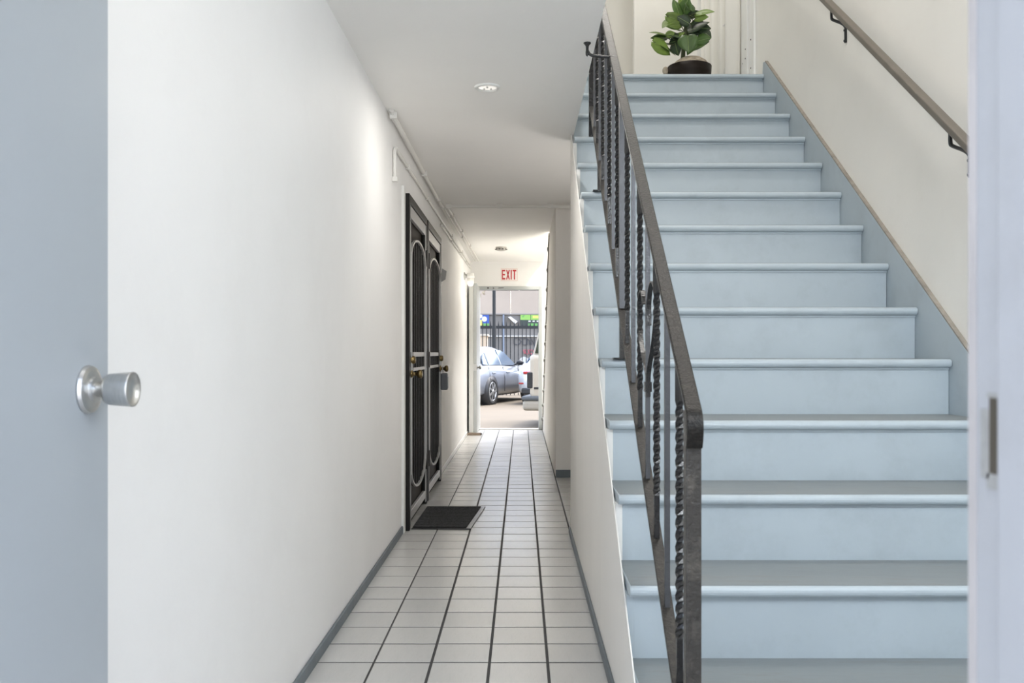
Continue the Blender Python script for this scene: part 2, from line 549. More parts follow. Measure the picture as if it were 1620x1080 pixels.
# skirt board along the right wall
sk0 = nose(1) - 0.1
SKB = mat('skirt_cap_brown', (0.27, 0.245, 0.21), 0.6, var=0.2, vscale=25)
ysk = 6.30
MB().prism_x([(sk0, 0), (sk0, nline(sk0) + 0.12), (ysk - 0.05, nline(ysk - 0.05) + 0.085), (ysk, nline(ysk) + 0.06), (ysk + 0.012, ZL), (ysk + 0.012, ZL - 0.3), (nose(2), 0)], XR - 0.022, XR - 0.001).build('skirt_board', BLUE, st)
MB().prism_x([(sk0, nline(sk0) + 0.12), (sk0, nline(sk0) + 0.128), (ysk - 0.05, nline(ysk - 0.05) + 0.093), (ysk - 0.05, nline(ysk - 0.05) + 0.085)], XR - 0.021, XR - 0.001).build('skirt_cap', SKB, st)

# second flight, seen edge on beyond the alcove, rising back towards the entrance
s2 = thing('staircase', (1.0, 12.9, 0), 'far white staircase seen edge on beside the exit doorway', 'staircase')
Y2, T2, R2 = 13.05, 0.27, 0.215
zz = [(Y2, 0.0)]
MB().prism_x([(Y2 - 0.03, 0.0), (8.205, 0), (8.205, ZC - 0.004), (Y2 - 0.05 - ZC * T2 / R2, ZC - 0.004)], XS + 0.004, XS + 0.03).build('side_panel', STAIRWALL, s2)
MB().strip([(XS - 0.001, Y2 - 0.02, 0.02), (XS - 0.001, Y2 - 0.05 - (ZC - 0.03) * T2 / R2, ZC - 0.03)], (1, 0, 0), 0.014, 0.035).build('stringer_trim', mat('grey_brown_trim', (0.22, 0.20, 0.17), 0.5), s2)
for n in range(1, 12):
    yn = Y2 - T2 * (n - 1); zn = R2 * n
    MB().box(XS - 0.006, XR - 0.003, yn - T2 - 0.03, yn + 0.03, zn - 0.035, zn).build('tread', WHITE, s2)
    MB().box(XS + 0.004, XR - 0.003, yn - 0.02, yn, zn - R2, zn - 0.035).build('riser', WHITE, s2)
    MB().prism_y([(XS - 0.012, zn - 0.034), (XS + 0.0, zn - 0.034), (XS + 0.0, zn - 0.085), (XS - 0.012, zn - 0.06)], yn - 0.045, yn + 0.02).build('nosing_shadow', BLACK, s2)  # black wedge shaped as the shadow under each nosing end

# ------------------------------------------------------------------ stair railing
def xr_(d): return 0.3725 + 0.0138 * (d - 1.95)
def hr(d): return 1.39 + 0.72 * (d - 2.5)
def br(d): return 0.885 + 0.70 * (d - 2.95)
rl = thing('stair_railing', (xr_(1.95), 1.95, 0), 'black wrought iron stair railing with twisted balusters and a scroll', 'railing')
pts = []
DT = 5.42
pts.append((xr_(DT), DT, hr(DT)))
pts.append((xr_(2.3), 2.3, hr(2.3)))
sa = math.atan(0.72)
RC = 0.05
for a in range(0, 11):                       # the bar turns down in front of the post
    ph = sa + (math.radians(112) - sa) * a / 10
    pts.append((xr_(1.93), 1.95 + RC * (math.sin(sa) - math.sin(ph)), hr(1.95) - RC * (math.cos(sa) - math.cos(ph))))
pts.append((xr_(1.93), pts[-1][1] + 0.008, pts[-1][2] - 0.022))
MB().strip(pts, (1, 0, 0), 0.036, 0.012).build('handrail', mat('black_handrail_iron', (0.009, 0.008, 0.007), 0.3, bump=0.7, bscale=160, spec=0.28, dirt=(0.07, 0.06, 0.048), dirt_amt=0.5, dscale=60, bdist=0.003), rl, 0.003)
MB().box(xr_(1.95) - 0.017, xr_(1.95) + 0.017, 1.945, 1.979, 0.0, hr(1.962) - 0.01).build('post', POSTIRON, rl, 0.003)
MB().box(xr_(5.4) - 0.016, xr_(5.4) + 0.016, 5.385, 5.417, RI * 11 + 0.0015, hr(5.4)).build('post', IRON, rl, 0.003)
yb0 = 1.979
MB().strip([(xr_(yb0), yb0, br(yb0)), (xr_(5.385), 5.385, br(5.385))], (1, 0, 0), 0.032, 0.012).build('bottom_rail', RAILIRON, rl, 0.002)
def bar(mb, x, y, z0, z1, hw, twisted):
    if not twisted:
        mb.box(x - hw, x + hw, y - hw, y + hw, z0, z1); return
    z2, z3 = z0 + 0.12, z1 - 0.12
    zs = [z0, z2]
    n = 44
    zs += [z2 + (z3 - z2) * i / n for i in range(1, n + 1)] + [z1]
    vs = []; fs = []
    for i, z in enumerate(zs):
        a = PI / 4
        if 1 <= i <= n + 1: a += (i - 1) * PI / 4 * 0.88
        elif i > n + 1: a += n * PI / 4 * 0.88
        for k in range(4):
            b = a + k * PI / 2
            vs.append((x + hw * 1.414 * math.cos(b), y + hw * 1.414 * math.sin(b), z))
    for i in range(len(zs) - 1):
        for k in range(4):
            fs.append((i * 4 + k, i * 4 + (k + 1) % 4, (i + 1) * 4 + (k + 1) % 4, (i + 1) * 4 + k))
    fs += [(3, 2, 1, 0), tuple(len(vs) - 4 + k for k in range(4))]
    mb.add(vs, fs)
for k in range(16):
    d = 2.137 + 0.1985 * k
    m = MB()
    tw = k % 2 == 0
    hw = 0.0075 if tw else 0.0068
    if k == 7: hw = 0.012
    bar(m, xr_(d), d, (br(d) + 0.004), hr(d) - 0.005, hw, tw)
    m.build('baluster', IRON if tw else BARIRON, rl)
# short feet from the bottom rail to the treads
for d in (3.53, 4.75):
    n = int((d - D0) / TR)
    MB().box(xr_(d) - 0.01, xr_(d) + 0.01, d - 0.01, d + 0.01, RI * n + 0.004, br(d)).build('foot', RAILIRON, rl)
    MB().box(xr_(d) - 0.035, xr_(d) + 0.035, d - 0.03, d + 0.03, RI * n + 0.0015, RI * n + 0.006).build('foot_plate', IRON, rl)
# scroll ornament round the fourth baluster
def smooth(pts, n=6):
    P = [Vector(p) for p in pts]; out = []
    for i in range(len(P) - 1):
        a, b, c, d = P[max(i - 1, 0)], P[i], P[i + 1], P[min(i + 2, len(P) - 1)]
        for k in range(n):
            t = k / n
            out.append(0.5 * ((2 * b) + (c - a) * t + (2 * a - 5 * b + 4 * c - d) * t * t + (3 * b - a - 3 * c + d) * t ** 3))
    return out + [P[-1]]
dc = 2.137 + 3 * 0.1985
def scroll(q):
    return smooth([(xr_(dc), dc + a, b) for a, b in q])
MB().strip(scroll([(-0.03, 1.20), (-0.03, 1.275), (-0.09, 1.325), (-0.165, 1.30), (-0.175, 1.24), (-0.12, 1.15), (-0.02, 1.06), (-0.012, 0.985)]), (1, 0, 0), 0.014, 0.004).build('scroll', IRON, rl)
MB().strip(scroll([(0.075, 1.27), (0.12, 1.315), (0.19, 1.285), (0.19, 1.215), (0.12, 1.13), (0.015, 1.055), (0.012, 0.985)]), (1, 0, 0), 0.014, 0.004).build('scroll', IRON, rl)
MB().box(xr_(dc) - 0.01, xr_(dc) + 0.01, dc - 0.018, dc + 0.018, 1.0, 1.03).build('collar', IRON, rl)
# hanger that ties the handrail to the ceiling
dh = 3.9
xb = 0.285
MB().tube(smooth([(xb, dh, ZC - 0.004), (xb, dh, ZC - 0.055), (xb, dh, hr(dh) + 0.03), (xb + 0.012, dh, hr(dh) + 0.013), (xb + 0.04, dh, hr(dh) + 0.006), (xr_(dh), dh, hr(dh))], 4), 0.0065, 8).build('hanger_bracket', IRON, rl)
MB().lathe([(0, 0), (0.016, 0), (0.016, 0.004), (0.010, 0.010), (0.007, 0.016), (0.007, 0.02)], (xb, dh, ZC), (0, 0, -1), 12).build('hanger_plate', IRON, rl)

# ------------------------------------------------------------------ wall handrail
wr = thing('wall_handrail', (1.635, 3.4, 1.93), 'brown metal handrail on black brackets along the cream wall', 'handrail')
def whr(d): return 1.972 + 0.735 * (d - 3.42)
MB().strip([(1.635, 3.05, whr(3.05)), (1.635, 6.2, whr(6.2))], (1, 0, 0), 0.042, 0.028).build('rail', BRONZE, wr, 0.005)
for d in (3.425, 4.74, 6.05):
    z = whr(d)
    MB().strip(smooth([(1.632, d, z - 0.014), (1.632, d, z - 0.055), (1.64, d, z - 0.07), (1.685, d, z - 0.088), (1.704, d, z - 0.105), (1.706, d, z - 0.13), (1.706, d, z - 0.19)], 4), (0, 1, 0), 0.016, 0.010).build('bracket', BLACK, wr, 0.002)
    for q in (0.125, 0.18):
        MB().lathe([(0.006, 0), (0.006, 0.004), (0, 0.005)], (1.701, d, z - q), (-1, 0, 0), 8).build('screw', BLACK, wr)

# ------------------------------------------------------------------ corridor ceiling and wall fittings
dl = thing('ceiling_downlight', (-0.172, 4.546, ZC), 'round white flush downlight in the corridor ceiling', 'light')
MB().lathe([(0.066, 0), (0.066, 0.006), (0.060, 0.010), (0.050, 0.010), (0.047, 0.002), (0, 0.002)], (-0.172, 4.546, ZC), (0, 0, -1), 32).build('trim_ring', WHITE, dl)
MB().lathe([(0.047, 0.0025), (0, 0.0026)], (-0.172, 4.546, ZC), (0, 0, -1), 32).build('lens', emit('lens_glow', (1.0, 0.96, 0.9), 0.6), dl)
for q in range(3):
    a = q * 2.1 + 0.5
    MB().sphere((-0.172 + 0.02 * math.cos(a), 4.546 + 0.02 * math.sin(a), ZC - 0.008), 0.006, 8, 6).build('spring_clip', STEEL, dl)
sd = thing('smoke_detector', (-0.257, 11.4, ZC), 'small grey smoke detector on the ceiling before the exit sign', 'smoke detector')
MB().lathe([(0.07, 0), (0.07, 0.018), (0.062, 0.040), (0.04, 0.046), (0, 0.046)], (-0.257, 11.4, ZC), (0, 0, -1), 28).build('housing', mat('detector_grey', (0.42, 0.41, 0.38), 0.5), sd)
for q in range(10):
    a = q * PI / 5
    MB().box(-0.257 + 0.066 * math.cos(a) - 0.012, -0.257 + 0.066 * math.cos(a) + 0.012, 11.4 + 0.066 * math.sin(a) - 0.004, 11.4 + 0.066 * math.sin(a) + 0.004, ZC - 0.034, ZC - 0.024).build('slot', BLACK, sd)

PIPE = mat('white_conduit', (0.74, 0.73, 0.70), 0.4, bump=0.1)
def pipe(pts, r, label, clips=()):
    o = thing('conduit_pipe', pts[0], label, 'pipe', 'white conduits along the corridor ceiling')
    MB().tube(pts, r, 10).build('tube', PIPE, o)
    for c in clips:
        v = Vector(c)
        MB().box(v.x - r * 1.1, v.x + r * 1.6, v.y - 0.012, v.y + 0.012, v.z - r * 1.5, v.z + r * 1.1).build('clip', PIPE, o)
    return o
zp = ZC - 0.024
pipe([(-0.715, 4.96, ZC - 0.004), (-0.714, 5.0, zp), (-0.716, 7.9, zp), (-0.712, 8.1, zp)], 0.014, 'thick white conduit in the ceiling corner above the dark doors', [(-0.7135, 4.99, zp), (-0.715, 6.6, zp), (-0.715, 7.7, zp)])
xp = XL + 0.013
pipe([(xp, 5.2, 2.115), (xp, 5.2, 2.28), (xp, 5.212, 2.30), (xp, 5.26, 2.312), (xp, 9.0, 2.345), (xp, 12.8, 2.375)], 0.011, 'white conduit bending down the wall beside the first dark door', [(xp, 5.2, 2.125), (xp, 5.8, 2.317), (xp, 7.0, 2.327), (xp, 9.4, 2.348), (xp, 11, 2.361)])
pipe([(xp, 8.15, 2.27), (xp, 8.2, 2.29), (xp, 12.85, 2.335)], 0.009, 'lowest thin white conduit on the left wall beyond the dark doors', [(xp, 8.3, 2.29), (xp, 9.4, 2.30), (xp, 10.6, 2.313), (xp, 11.8, 2.325)])
pipe([(-0.672, 8.02, zp - 0.012), (XS + 0.3, 8.02, zp - 0.012)], 0.016, 'white conduit crossing the corridor ceiling', [(-0.65, 8.02, zp - 0.006), (-0.2, 8.02, zp - 0.006), (0.25, 8.02, zp - 0.006)])
pipe([(-0.668, 8.05, zp), (-0.665, 8.3, zp), (-0.615, 12.9, zp)], 0.011, 'white ceiling conduit running on from the crossing one', [(-0.66, 8.6, zp), (-0.645, 9.7, zp), (-0.63, 11.0, zp)])
pipe([(-0.70, 8.2, zp), (-0.66, 12.9, zp)], 0.009, 'thin white ceiling conduit between the crossing one and the wall', [(-0.695, 8.7, zp), (-0.68, 10.2, zp)])

# jelly jar wall lamp
wl_ = thing('wall_lamp', (XL, 11.66, 2.085), 'small white jelly jar lamp on the left wall near the exit', 'lamp')
MB().lathe([(0, 0), (0.05, 0), (0.05, 0.012), (0.03, 0.02), (0.022, 0.05), (0, 0.05)], (XL, 11.66, 2.12), (1, 0, 0), 20).build('back_plate', mat('lamp_grey', (0.45, 0.45, 0.43), 0.4), wl_)
MB().lathe([(0.0, 0.045), (0.045, 0.04), (0.05, 0.0), (0.05, -0.02), (0.0, -0.02)], (XL + 0.085, 11.66, 2.115), (0, 0, 1), 20).build('cap', WHITE, wl_)
MB().lathe([(0.043, -0.02), (0.046, -0.05), (0.042, -0.10), (0.025, -0.125), (0, -0.13)], (XL + 0.085, 11.66, 2.115), (0, 0, 1), 20).build('glass_jar', mat('frosted_jar', (0.75, 0.74, 0.70), 0.3), wl_)

# EXIT sign
es = thing('exit_sign', (-0.177, YE, 2.17), 'white EXIT sign with red letters above the exit doorway', 'sign')
MB().box(-0.305, -0.052, YE - 0.006, YE, 2.175, 2.368).build('panel', SIGNW, es, 0.001)
MB().box(-0.298, -0.059, YE - 0.0072, YE - 0.006, 2.182, 2.361).build('border', mat('sign_pink', (0.72, 0.50, 0.48), 0.5), es)
MB().box(-0.293, -0.064, YE - 0.0084, YE - 0.006, 2.187, 2.356).build('field', SIGNW, es)
def letter(strokes, x0, wd, z0, hh, name='letter'):
    m = MB()
    for poly in strokes:
        m.prism_y([(x0 + a * wd, z0 + b * hh) for a, b in poly], YE - 0.0105, YE - 0.0084)
    m.build(name, RED, es)
R_ = lambda a, b, c, d: [(a, c), (b, c), (b, d), (a, d)]
lz, lh, lw = 2.200, 0.142, 0.05
letter([R_(0, .30, 0, 1), R_(.3, 1, 0, .17), R_(.3, .92, .42, .58), R_(.3, 1, .83, 1)], -0.287, lw, lz, lh)
letter([[(0, 0), (.3, 0), (1, 1), (.7, 1)], [(.7, 0), (1, 0), (.3, 1), (0, 1)]], -0.226, 0.056, lz, lh)
letter([R_(0, 1, 0, 1)], -0.159, 0.017, lz, lh)
letter([R_(.33, .67, 0, .83), R_(0, 1, .83, 1)], -0.130, 0.054, lz, lh)

# exit door frame and leaf
fr = struct('trim_3', MB().box(EX0 - 0.05, EX0, YE - 0.012, YE + 0.16, 0, EZ + 0.05).box(EX1, EX1 + 0.05, YE - 0.012, YE + 0.16, 0, EZ + 0.05).box(EX0, EX1, YE - 0.012, YE + 0.16, EZ, EZ + 0.05), EXITGREY, 0.004)
MB().box(EX0, EX1, YE - 0.01, YE + 0.18, -0.006, 0.006).build('threshold', mat('threshold_metal', (0.55, 0.53, 0.49), 0.5), fr)
for a, b in ((-0.50, 0.02), (-0.42, 0.02)):
    MB().box(a, a + b, YE - 0.02, YE - 0.012, EZ + 0.012, EZ + 0.034).build('closer_bracket', BLACK, fr)
MB().box(-0.34, -0.26, YE - 0.02, YE - 0.012, EZ + 0.014, EZ + 0.03).build('closer_shoe', BLACK, fr)
MB().strip([(-0.42, YE - 0.018, EZ + 0.025), (-0.26, YE - 0.018, EZ + 0.016)], (0, 1, 0), 0.006, 0.006).build('closer_rod', STEEL, fr)
d2 = MB().box(EX0 - 0.045, EX0 - 0.002, YE - 0.875, YE - 0.015, 0.012, 2.078).build('door_2', EXITGREY, None, 0.002)
tag(d2, kind='structure')
for sgn, x0 in ((1, EX0 - 0.002), (-1, EX0 - 0.045)):
    MB().lathe([(0.03, 0), (0.03, 0.006), (0.012, 0.01), (0.012, 0.03), (0.026, 0.034), (0.028, 0.055), (0.022, 0.062), (0, 0.063)], (x0, YE - 0.815, 0.925), (sgn, 0, 0), 18).build('knob', mat('dark_steel_knob', (0.25, 0.25, 0.24), 0.3, metal=0.9), d2)
MB().box(EX0 - 0.10, EX0 - 0.045, YE - 0.66, YE - 0.42, 1.98, 2.05).build('door_closer', STEEL, d2, 0.006)
MB().box(EX0 - 0.0462, EX0 - 0.0005, YE - 0.876, YE - 0.870, 0.88, 0.97).build('latch_plate', STEEL, d2)
MB().box(EX0 - 0.108, EX0 - 0.047, YE - 0.872, YE - 0.868, 0.02, 2.07).build('pocket_cover', mat('pale_pocket_cover', (0.62, 0.63, 0.62), 0.45), d2)  # added pale strip hiding the dark pocket beside the leaf
dw = thing('door_stop', (-0.62, 12.28, 0.0), 'brown wooden bar propping the grey exit door open', 'door stop')
MB().prism_x([(12.26, 0.0), (12.33, 0.0), (12.33, 0.035), (12.27, 0.03)], -0.735, -0.555).build('bar', mat('wood_wedge', (0.16, 0.12, 0.09), 0.6, var=0.2, vscale=20, stretch=(1, 6, 6)), dw, 0.003)
MB().sphere((-0.556, 12.29, 0.018), 0.018, 10, 8).build('bar_end', BLACK, dw)

# ------------------------------------------------------------------ security doors
def security_door(y0, y1, label, near_lock):
    o = thing('security_door', (XL, (y0 + y1) / 2, 0), label, 'security door', 'black iron security doors on the left wall')
    zt = 2.125
    xf = XL + 0.042              # face of the frame
    f = 0.055
    MB().box(XL, xf, y0, y0 + f, 0.0, zt).build('frame_jamb', GATEIRON, o, 0.003)
    MB().box(XL, xf, y1 - f, y1, 0.0, zt).build('frame_jamb', GATEIRON, o, 0.003)
    MB().box(XL, xf, y0 + f, y1 - f, zt - f, zt).build('frame_head', GATEIRON, o, 0.003)
    a, b = y0 + f + 0.004, y1 - f - 0.004
    z0, z1 = 0.02, zt - f - 0.006
    xi, xo = XL + 0.014, XL + 0.036
    s = 0.045
    MB().box(XL + 0.001, XL + 0.008, a, b, z0, z1).build('door_panel', DARKDOOR, o)
    MB().box(xi, xo, a, a + s, z0, z1).build('stile', GATEIRON, o, 0.002)
    MB().box(xi, xo, b - s, b, z0, z1).build('stile', GATEIRON, o, 0.002)
    MB().box(xi, xo, a + s, b - s, z1 - 0.075, z1).build('top_rail', GATEGREY, o, 0.002)
    MB().box(xi, xo, a + s, b - s, z0 + 0.03, z0 + 0.085).build('bottom_rail', GATEGREY, o, 0.002)
    for za, zb in ((1.095, 1.125), (1.0, 1.022)):
        MB().box(xi, xo, a + s, b - s, za, zb).build('lock_rail', GATEGREY, o, 0.002)
    for e0, e1 in ((a - 0.002, a + 0.004), (b - 0.004, b + 0.002), (a + s - 0.006, a + s + 0.001), (b - s - 0.001, b - s + 0.006)):
        MB().box(xo - 0.001, xo + 0.0025, e0, e1, z0, z1).build('edge_highlight', GATEGREY, o)  # highlight lines along the leaf edges, built as pale strips
    ca, cb = a + s + 0.004, b - s - 0.004
    yc = (ca + cb) / 2; hw = (cb - ca) / 2
    za, zb = 0.37, 1.74
    loop = []
    for k in range(17):
        t = PI * k / 16
        loop.append((xo + 0.002, yc - hw * math.cos(t), zb + 0.14 * math.sin(t)))
    for k in range(17):
        t = PI * k / 16
        loop.append((xo + 0.002, yc + hw * math.cos(t), za - 0.15 * math.sin(t)))
    loop.append(loop[0])
    MB().strip(loop, (1, 0, 0), 0.016, 0.013).build('hoop', GATEGREY, o)
    nb = 7
    for k in range(1, nb + 1):
        yb = ca + (cb - ca) * k / (nb + 1)
        q = math.sqrt(max(0, 1 - ((yb - yc) / hw) ** 2))
        MB().box(xi + 0.003, xo - 0.003, yb - 0.0075, yb + 0.0075, za - 0.15 * q, zb + 0.14 * q).build('bar', GATEIRON, o)
    yl = a + s * 0.5 if near_lock else b - s * 0.5
    yk = a + 0.10 if near_lock else b - 0.10
    MB().box(xo - 0.004, xo + 0.004, (a if near_lock else b - 0.17), (a + 0.17 if near_lock else b), 0.96, 1.125).build('lock_box', GATEIRON, o, 0.002)
    MB().lathe([(0.027, 0), (0.027, 0.012), (0.021, 0.026), (0.010, 0.028), (0, 0.028)], (xo + 0.003, yl + (0.04 if near_lock else -0.02), 1.075), (1, 0, 0), 18).build('deadbolt', BRASS, o)
    MB().lathe([(0.03, 0), (0.03, 0.007), (0.013, 0.011), (0.012, 0.035), (0.022, 0.04), (0.028, 0.05), (0.028, 0.065), (0.015, 0.072), (0, 0.072)], (xo + 0.003, yl + (0.04 if near_lock else -0.02), 0.985), (1, 0, 0), 18).build('knob', BRASS, o)
    yh = b if near_lock else a
    for zz_ in (0.32, 1.07, 1.82):
        MB().box(xo - 0.002, xo + 0.012, yh - 0.014, yh + 0.014, zz_ - 0.06, zz_ + 0.06).build('hinge', GATEIRON, o, 0.002)
    return o, yl
sdA, _ = security_door(5.66, 6.74, 'near black iron security door with hooped bars beside the doormat', True)
sdB, ylB = security_door(6.80, 7.92, 'far black iron security door with a grey lockbox on its knob', False)
MB().box(XL, XL + 0.018, 5.585, 5.655, 0, 2.16).build('trim_4', WHITE, None, 0.003)['kind'] = 'structure'
MB().box(XL, XL + 0.012, 6.742, 6.798, 0, 2.125).build('trim_5', GATEIRON, None, 0.002)['kind'] = 'structure'
# lockbox and card
lb = thing('lockbox', (-0.65, ylB - 0.02, 0.78), 'grey key lockbox hanging from the far security door knob', 'lockbox')
xk, yk_ = XL + 0.075, ylB - 0.02
MB().tube(smooth([(XL + 0.062, yk_ - 0.019, 0.94), (XL + 0.062, yk_ - 0.019, 0.99), (XL + 0.062, yk_, 1.007), (XL + 0.062, yk_ + 0.019, 0.99), (XL + 0.062, yk_ + 0.019, 0.94)], 4), 0.004, 8).build('shackle', STEEL, lb)
MB().box(xk - 0.026, xk + 0.03, yk_ - 0.04, yk_ + 0.04, 0.80, 0.945).build('body', mat('lockbox_grey', (0.16, 0.17, 0.19), 0.4), lb, 0.008)
MB().box(xk + 0.03, xk + 0.036, yk_ - 0.03, yk_ + 0.03, 0.815, 0.915).build('keypad', mat('lockbox_silver', (0.45, 0.47, 0.5), 0.35), lb, 0.002)
cd = MB().prism_y([(0, 0), (0.042, 0.028), (0.052, 0.10), (0.012, 0.125)], 0, 0.002).build('paper_card', mat('card_grey', (0.42, 0.42, 0.41), 0.7))
cd.location = (XL + 0.04, 7.86, 1.735)
tag(cd, 'small grey card stuck on the far security door', 'card')

# doormat
dm = thing('doormat', (-0.5, 6.1, 0.001), 'dark charcoal doormat on the tiles before the near security door', 'doormat')
def quad_prism(q, z0, z1):
    return MB().add([(x, y_, z0) for x, y_ in q] + [(x, y_, z1) for x, y_ in q], [(3, 2, 1, 0), (4, 5, 6, 7)] + [(i, (i + 1) % 4, 4 + (i + 1) % 4, 4 + i) for i in range(4)])
q = [(-0.700, 5.71), (-0.322, 5.70), (-0.262, 6.52), (-0.687, 6.53)]
quad_prism(q, 0.001, 0.006).build('backing', MATEDGE, dm, 0.002)
qi = [(-0.690, 5.735), (-0.352, 5.73), (-0.292, 6.50), (-0.678, 6.505)]
quad_prism(qi, 0.006, 0.012).build('pile', MATBLACK, dm)
bmr = MB()
for k in range(26):
    t = (k + 0.5) / 26
    a = Vector((-0.690 + 0.012 * t, 5.735 + 0.77 * t, 0.012)); b_ = Vector((-0.352 + 0.06 * t, 5.73 + 0.77 * t, 0.012))
    bmr.strip([a, b_], (0, 1, 0), 0.014, 0.006)
ro = bmr.build('ribs', mat('doormat_ribs', (0.055, 0.055, 0.056), 0.9, bump=1.0, bscale=150, var=0.4, vscale=90, bdist=0.006), dm); ro['kind'] = 'stuff'
quad_prism([(-0.350, 5.705), (-0.322, 5.702), (-0.262, 6.515), (-0.290, 6.515)], 0.006, 0.009).build('edge_strip', mat('mat_edge_grey', (0.20, 0.20, 0.20), 0.35), dm)

# ------------------------------------------------------------------ upstairs: casing, curtain, plant
tr6 = struct('trim_6', MB().box(XR - 0.018, XR, 6.57, 6.70, ZL, ZU).box(XR - 0.030, XR, 6.72, 6.80, ZL, ZU).box(XR - 0.022, XR, 6.82, 6.93, ZL, ZU), WHITE, 0.004)
struct('trim_7', MB().box(1.62, 1.655, 8.27, 8.3, ZL, ZU).box(1.665, 1.70, 8.255, 8.3, ZL, ZU).box(XR - 0.03, XR, 8.12, 8.22, ZL, ZU), WHITE, 0.003)
for yy, zz_ in ((6.76, 3.40), (6.76, 3.33), (6.88, 3.33), (6.64, 3.43), (6.64, 3.22)):
    s_ = MB().lathe([(0.006, 0), (0.005, 0.003), (0, 0.004)], (XR - (0.030 if yy == 6.76 else 0.02), yy, zz_), (-1, 0, 0), 8).build('screw', BLACK, tr6)
cu = thing('curtain', (1.66, 7.5, ZL + 0.02), 'white sheer curtain hanging in folds beside the upstairs plant', 'curtain')
CUR = mat('sheer_fabric', (0.80, 0.78, 0.73), 0.7, var=0.03, vscale=10, stretch=(1, 1, 0.1))
vs = []; fs = []
ny, nz = 120, 12
for j in range(nz + 1):
    z = ZL + 0.03 + (5.3 - ZL - 0.03) * j / nz
    for i in range(ny + 1):
        t = i / ny
        yy = 6.97 + 1.12 * t
        xx = 1.645 + 0.045 * math.sin(t * 46 + 0.7 * math.sin(j * 0.5)) + 0.014 * math.sin(t * 19 + 1.3)
        vs.append((xx, yy, z))
for j in range(nz):
    for i in range(ny):
        fs.append((j * (ny + 1) + i, j * (ny + 1) + i + 1, (j + 1) * (ny + 1) + i + 1, (j + 1) * (ny + 1) + i))
co = MB().add(vs, fs, 0, True).build('fabric', CUR, cu)
so = co.modifiers.new('thick', 'SOLIDIFY'); so.thickness = 0.003
MB().tube([(1.66, 6.94, 5.31), (1.66, 8.11, 5.31)], 0.012, 10).build('rod', WHITE, cu)
for yy, zz_ in ((7.55, 3.29), (7.55, 3.60), (7.2, 3.36), (7.2, 3.75)):
    m = MB()
    for q in range(9):
        m.sphere((1.622 + random.uniform(-.006, .006), yy + random.uniform(-.05, .05), zz_ + random.uniform(-.03, .03)), random.uniform(.006, .011), 8, 6)
    m.build('bead_cluster', mat('bead_white', (0.85, 0.84, 0.82), 0.15), cu)

PD = 6.95
def pp(zx, zy, dy=0.0):                       # plant sketch coordinates -> metres around the pot
    d = PD + dy
    return Vector(((1000 + zx / 7.364 - 825) * d / F, d, H + (559 - zy / 7.364) * d / F))
px = pp(668, 740).x
pl = thing('potted_plant', (px, PD, ZL), 'green large leaved plant in a wide dark pot on the landing', 'plant')
POT = mat('dark_brown_pot', (0.010, 0.006, 0.004), 0.5, spec=0.2)
MB().lathe([(0, 0), (0.13, 0), (0.145, 0.03), (0.165, 0.20), (0.168, 0.262), (0.158, 0.262), (0.15, 0.22), (0, 0.22)], (px, PD, ZL), (0, 0, 1), 36).build('pot', POT, pl)
MOSS = mat('tan_moss', (0.42, 0.36, 0.28), 0.9, var=0.35, vscale=30, bump=1.0, bscale=60, bdist=0.01)
MB().sphere((px + 0.01, PD, ZL + 0.24), 0.15, 20, 10, sc=(1, 1, 0.68)).build('moss_mound', MOSS, pl)
MB().sphere((px - 0.185, PD, ZL + 0.235), 0.024, 10, 8, sc=(1, 1, 1.3)).build('moss_tuft', MOSS, pl)
STEM = mat('plant_stem', (0.06, 0.075, 0.03), 0.6)
L1 = mat('leaf_green', (0.055, 0.115, 0.022), 0.45, var=0.25, vscale=14, rand=0.2)
L2 = mat('leaf_bright', (0.14, 0.22, 0.035), 0.45, var=0.2, vscale=14, rand=0.2)
L3 = mat('leaf_dark', (0.022, 0.045, 0.016), 0.45, var=0.25, vscale=14, rand=0.2)
VEIN = mat('leaf_vein', (0.20, 0.28, 0.09), 0.4)
trunk = [pp(590, 700), pp(600, 560), pp(615, 400), pp(635, 200), pp(650, 60), pp(640, -80)]
MB().tube(trunk, [0.018, 0.016, 0.014, 0.011, 0.009, 0.005], 10).build('stem', STEM, pl)
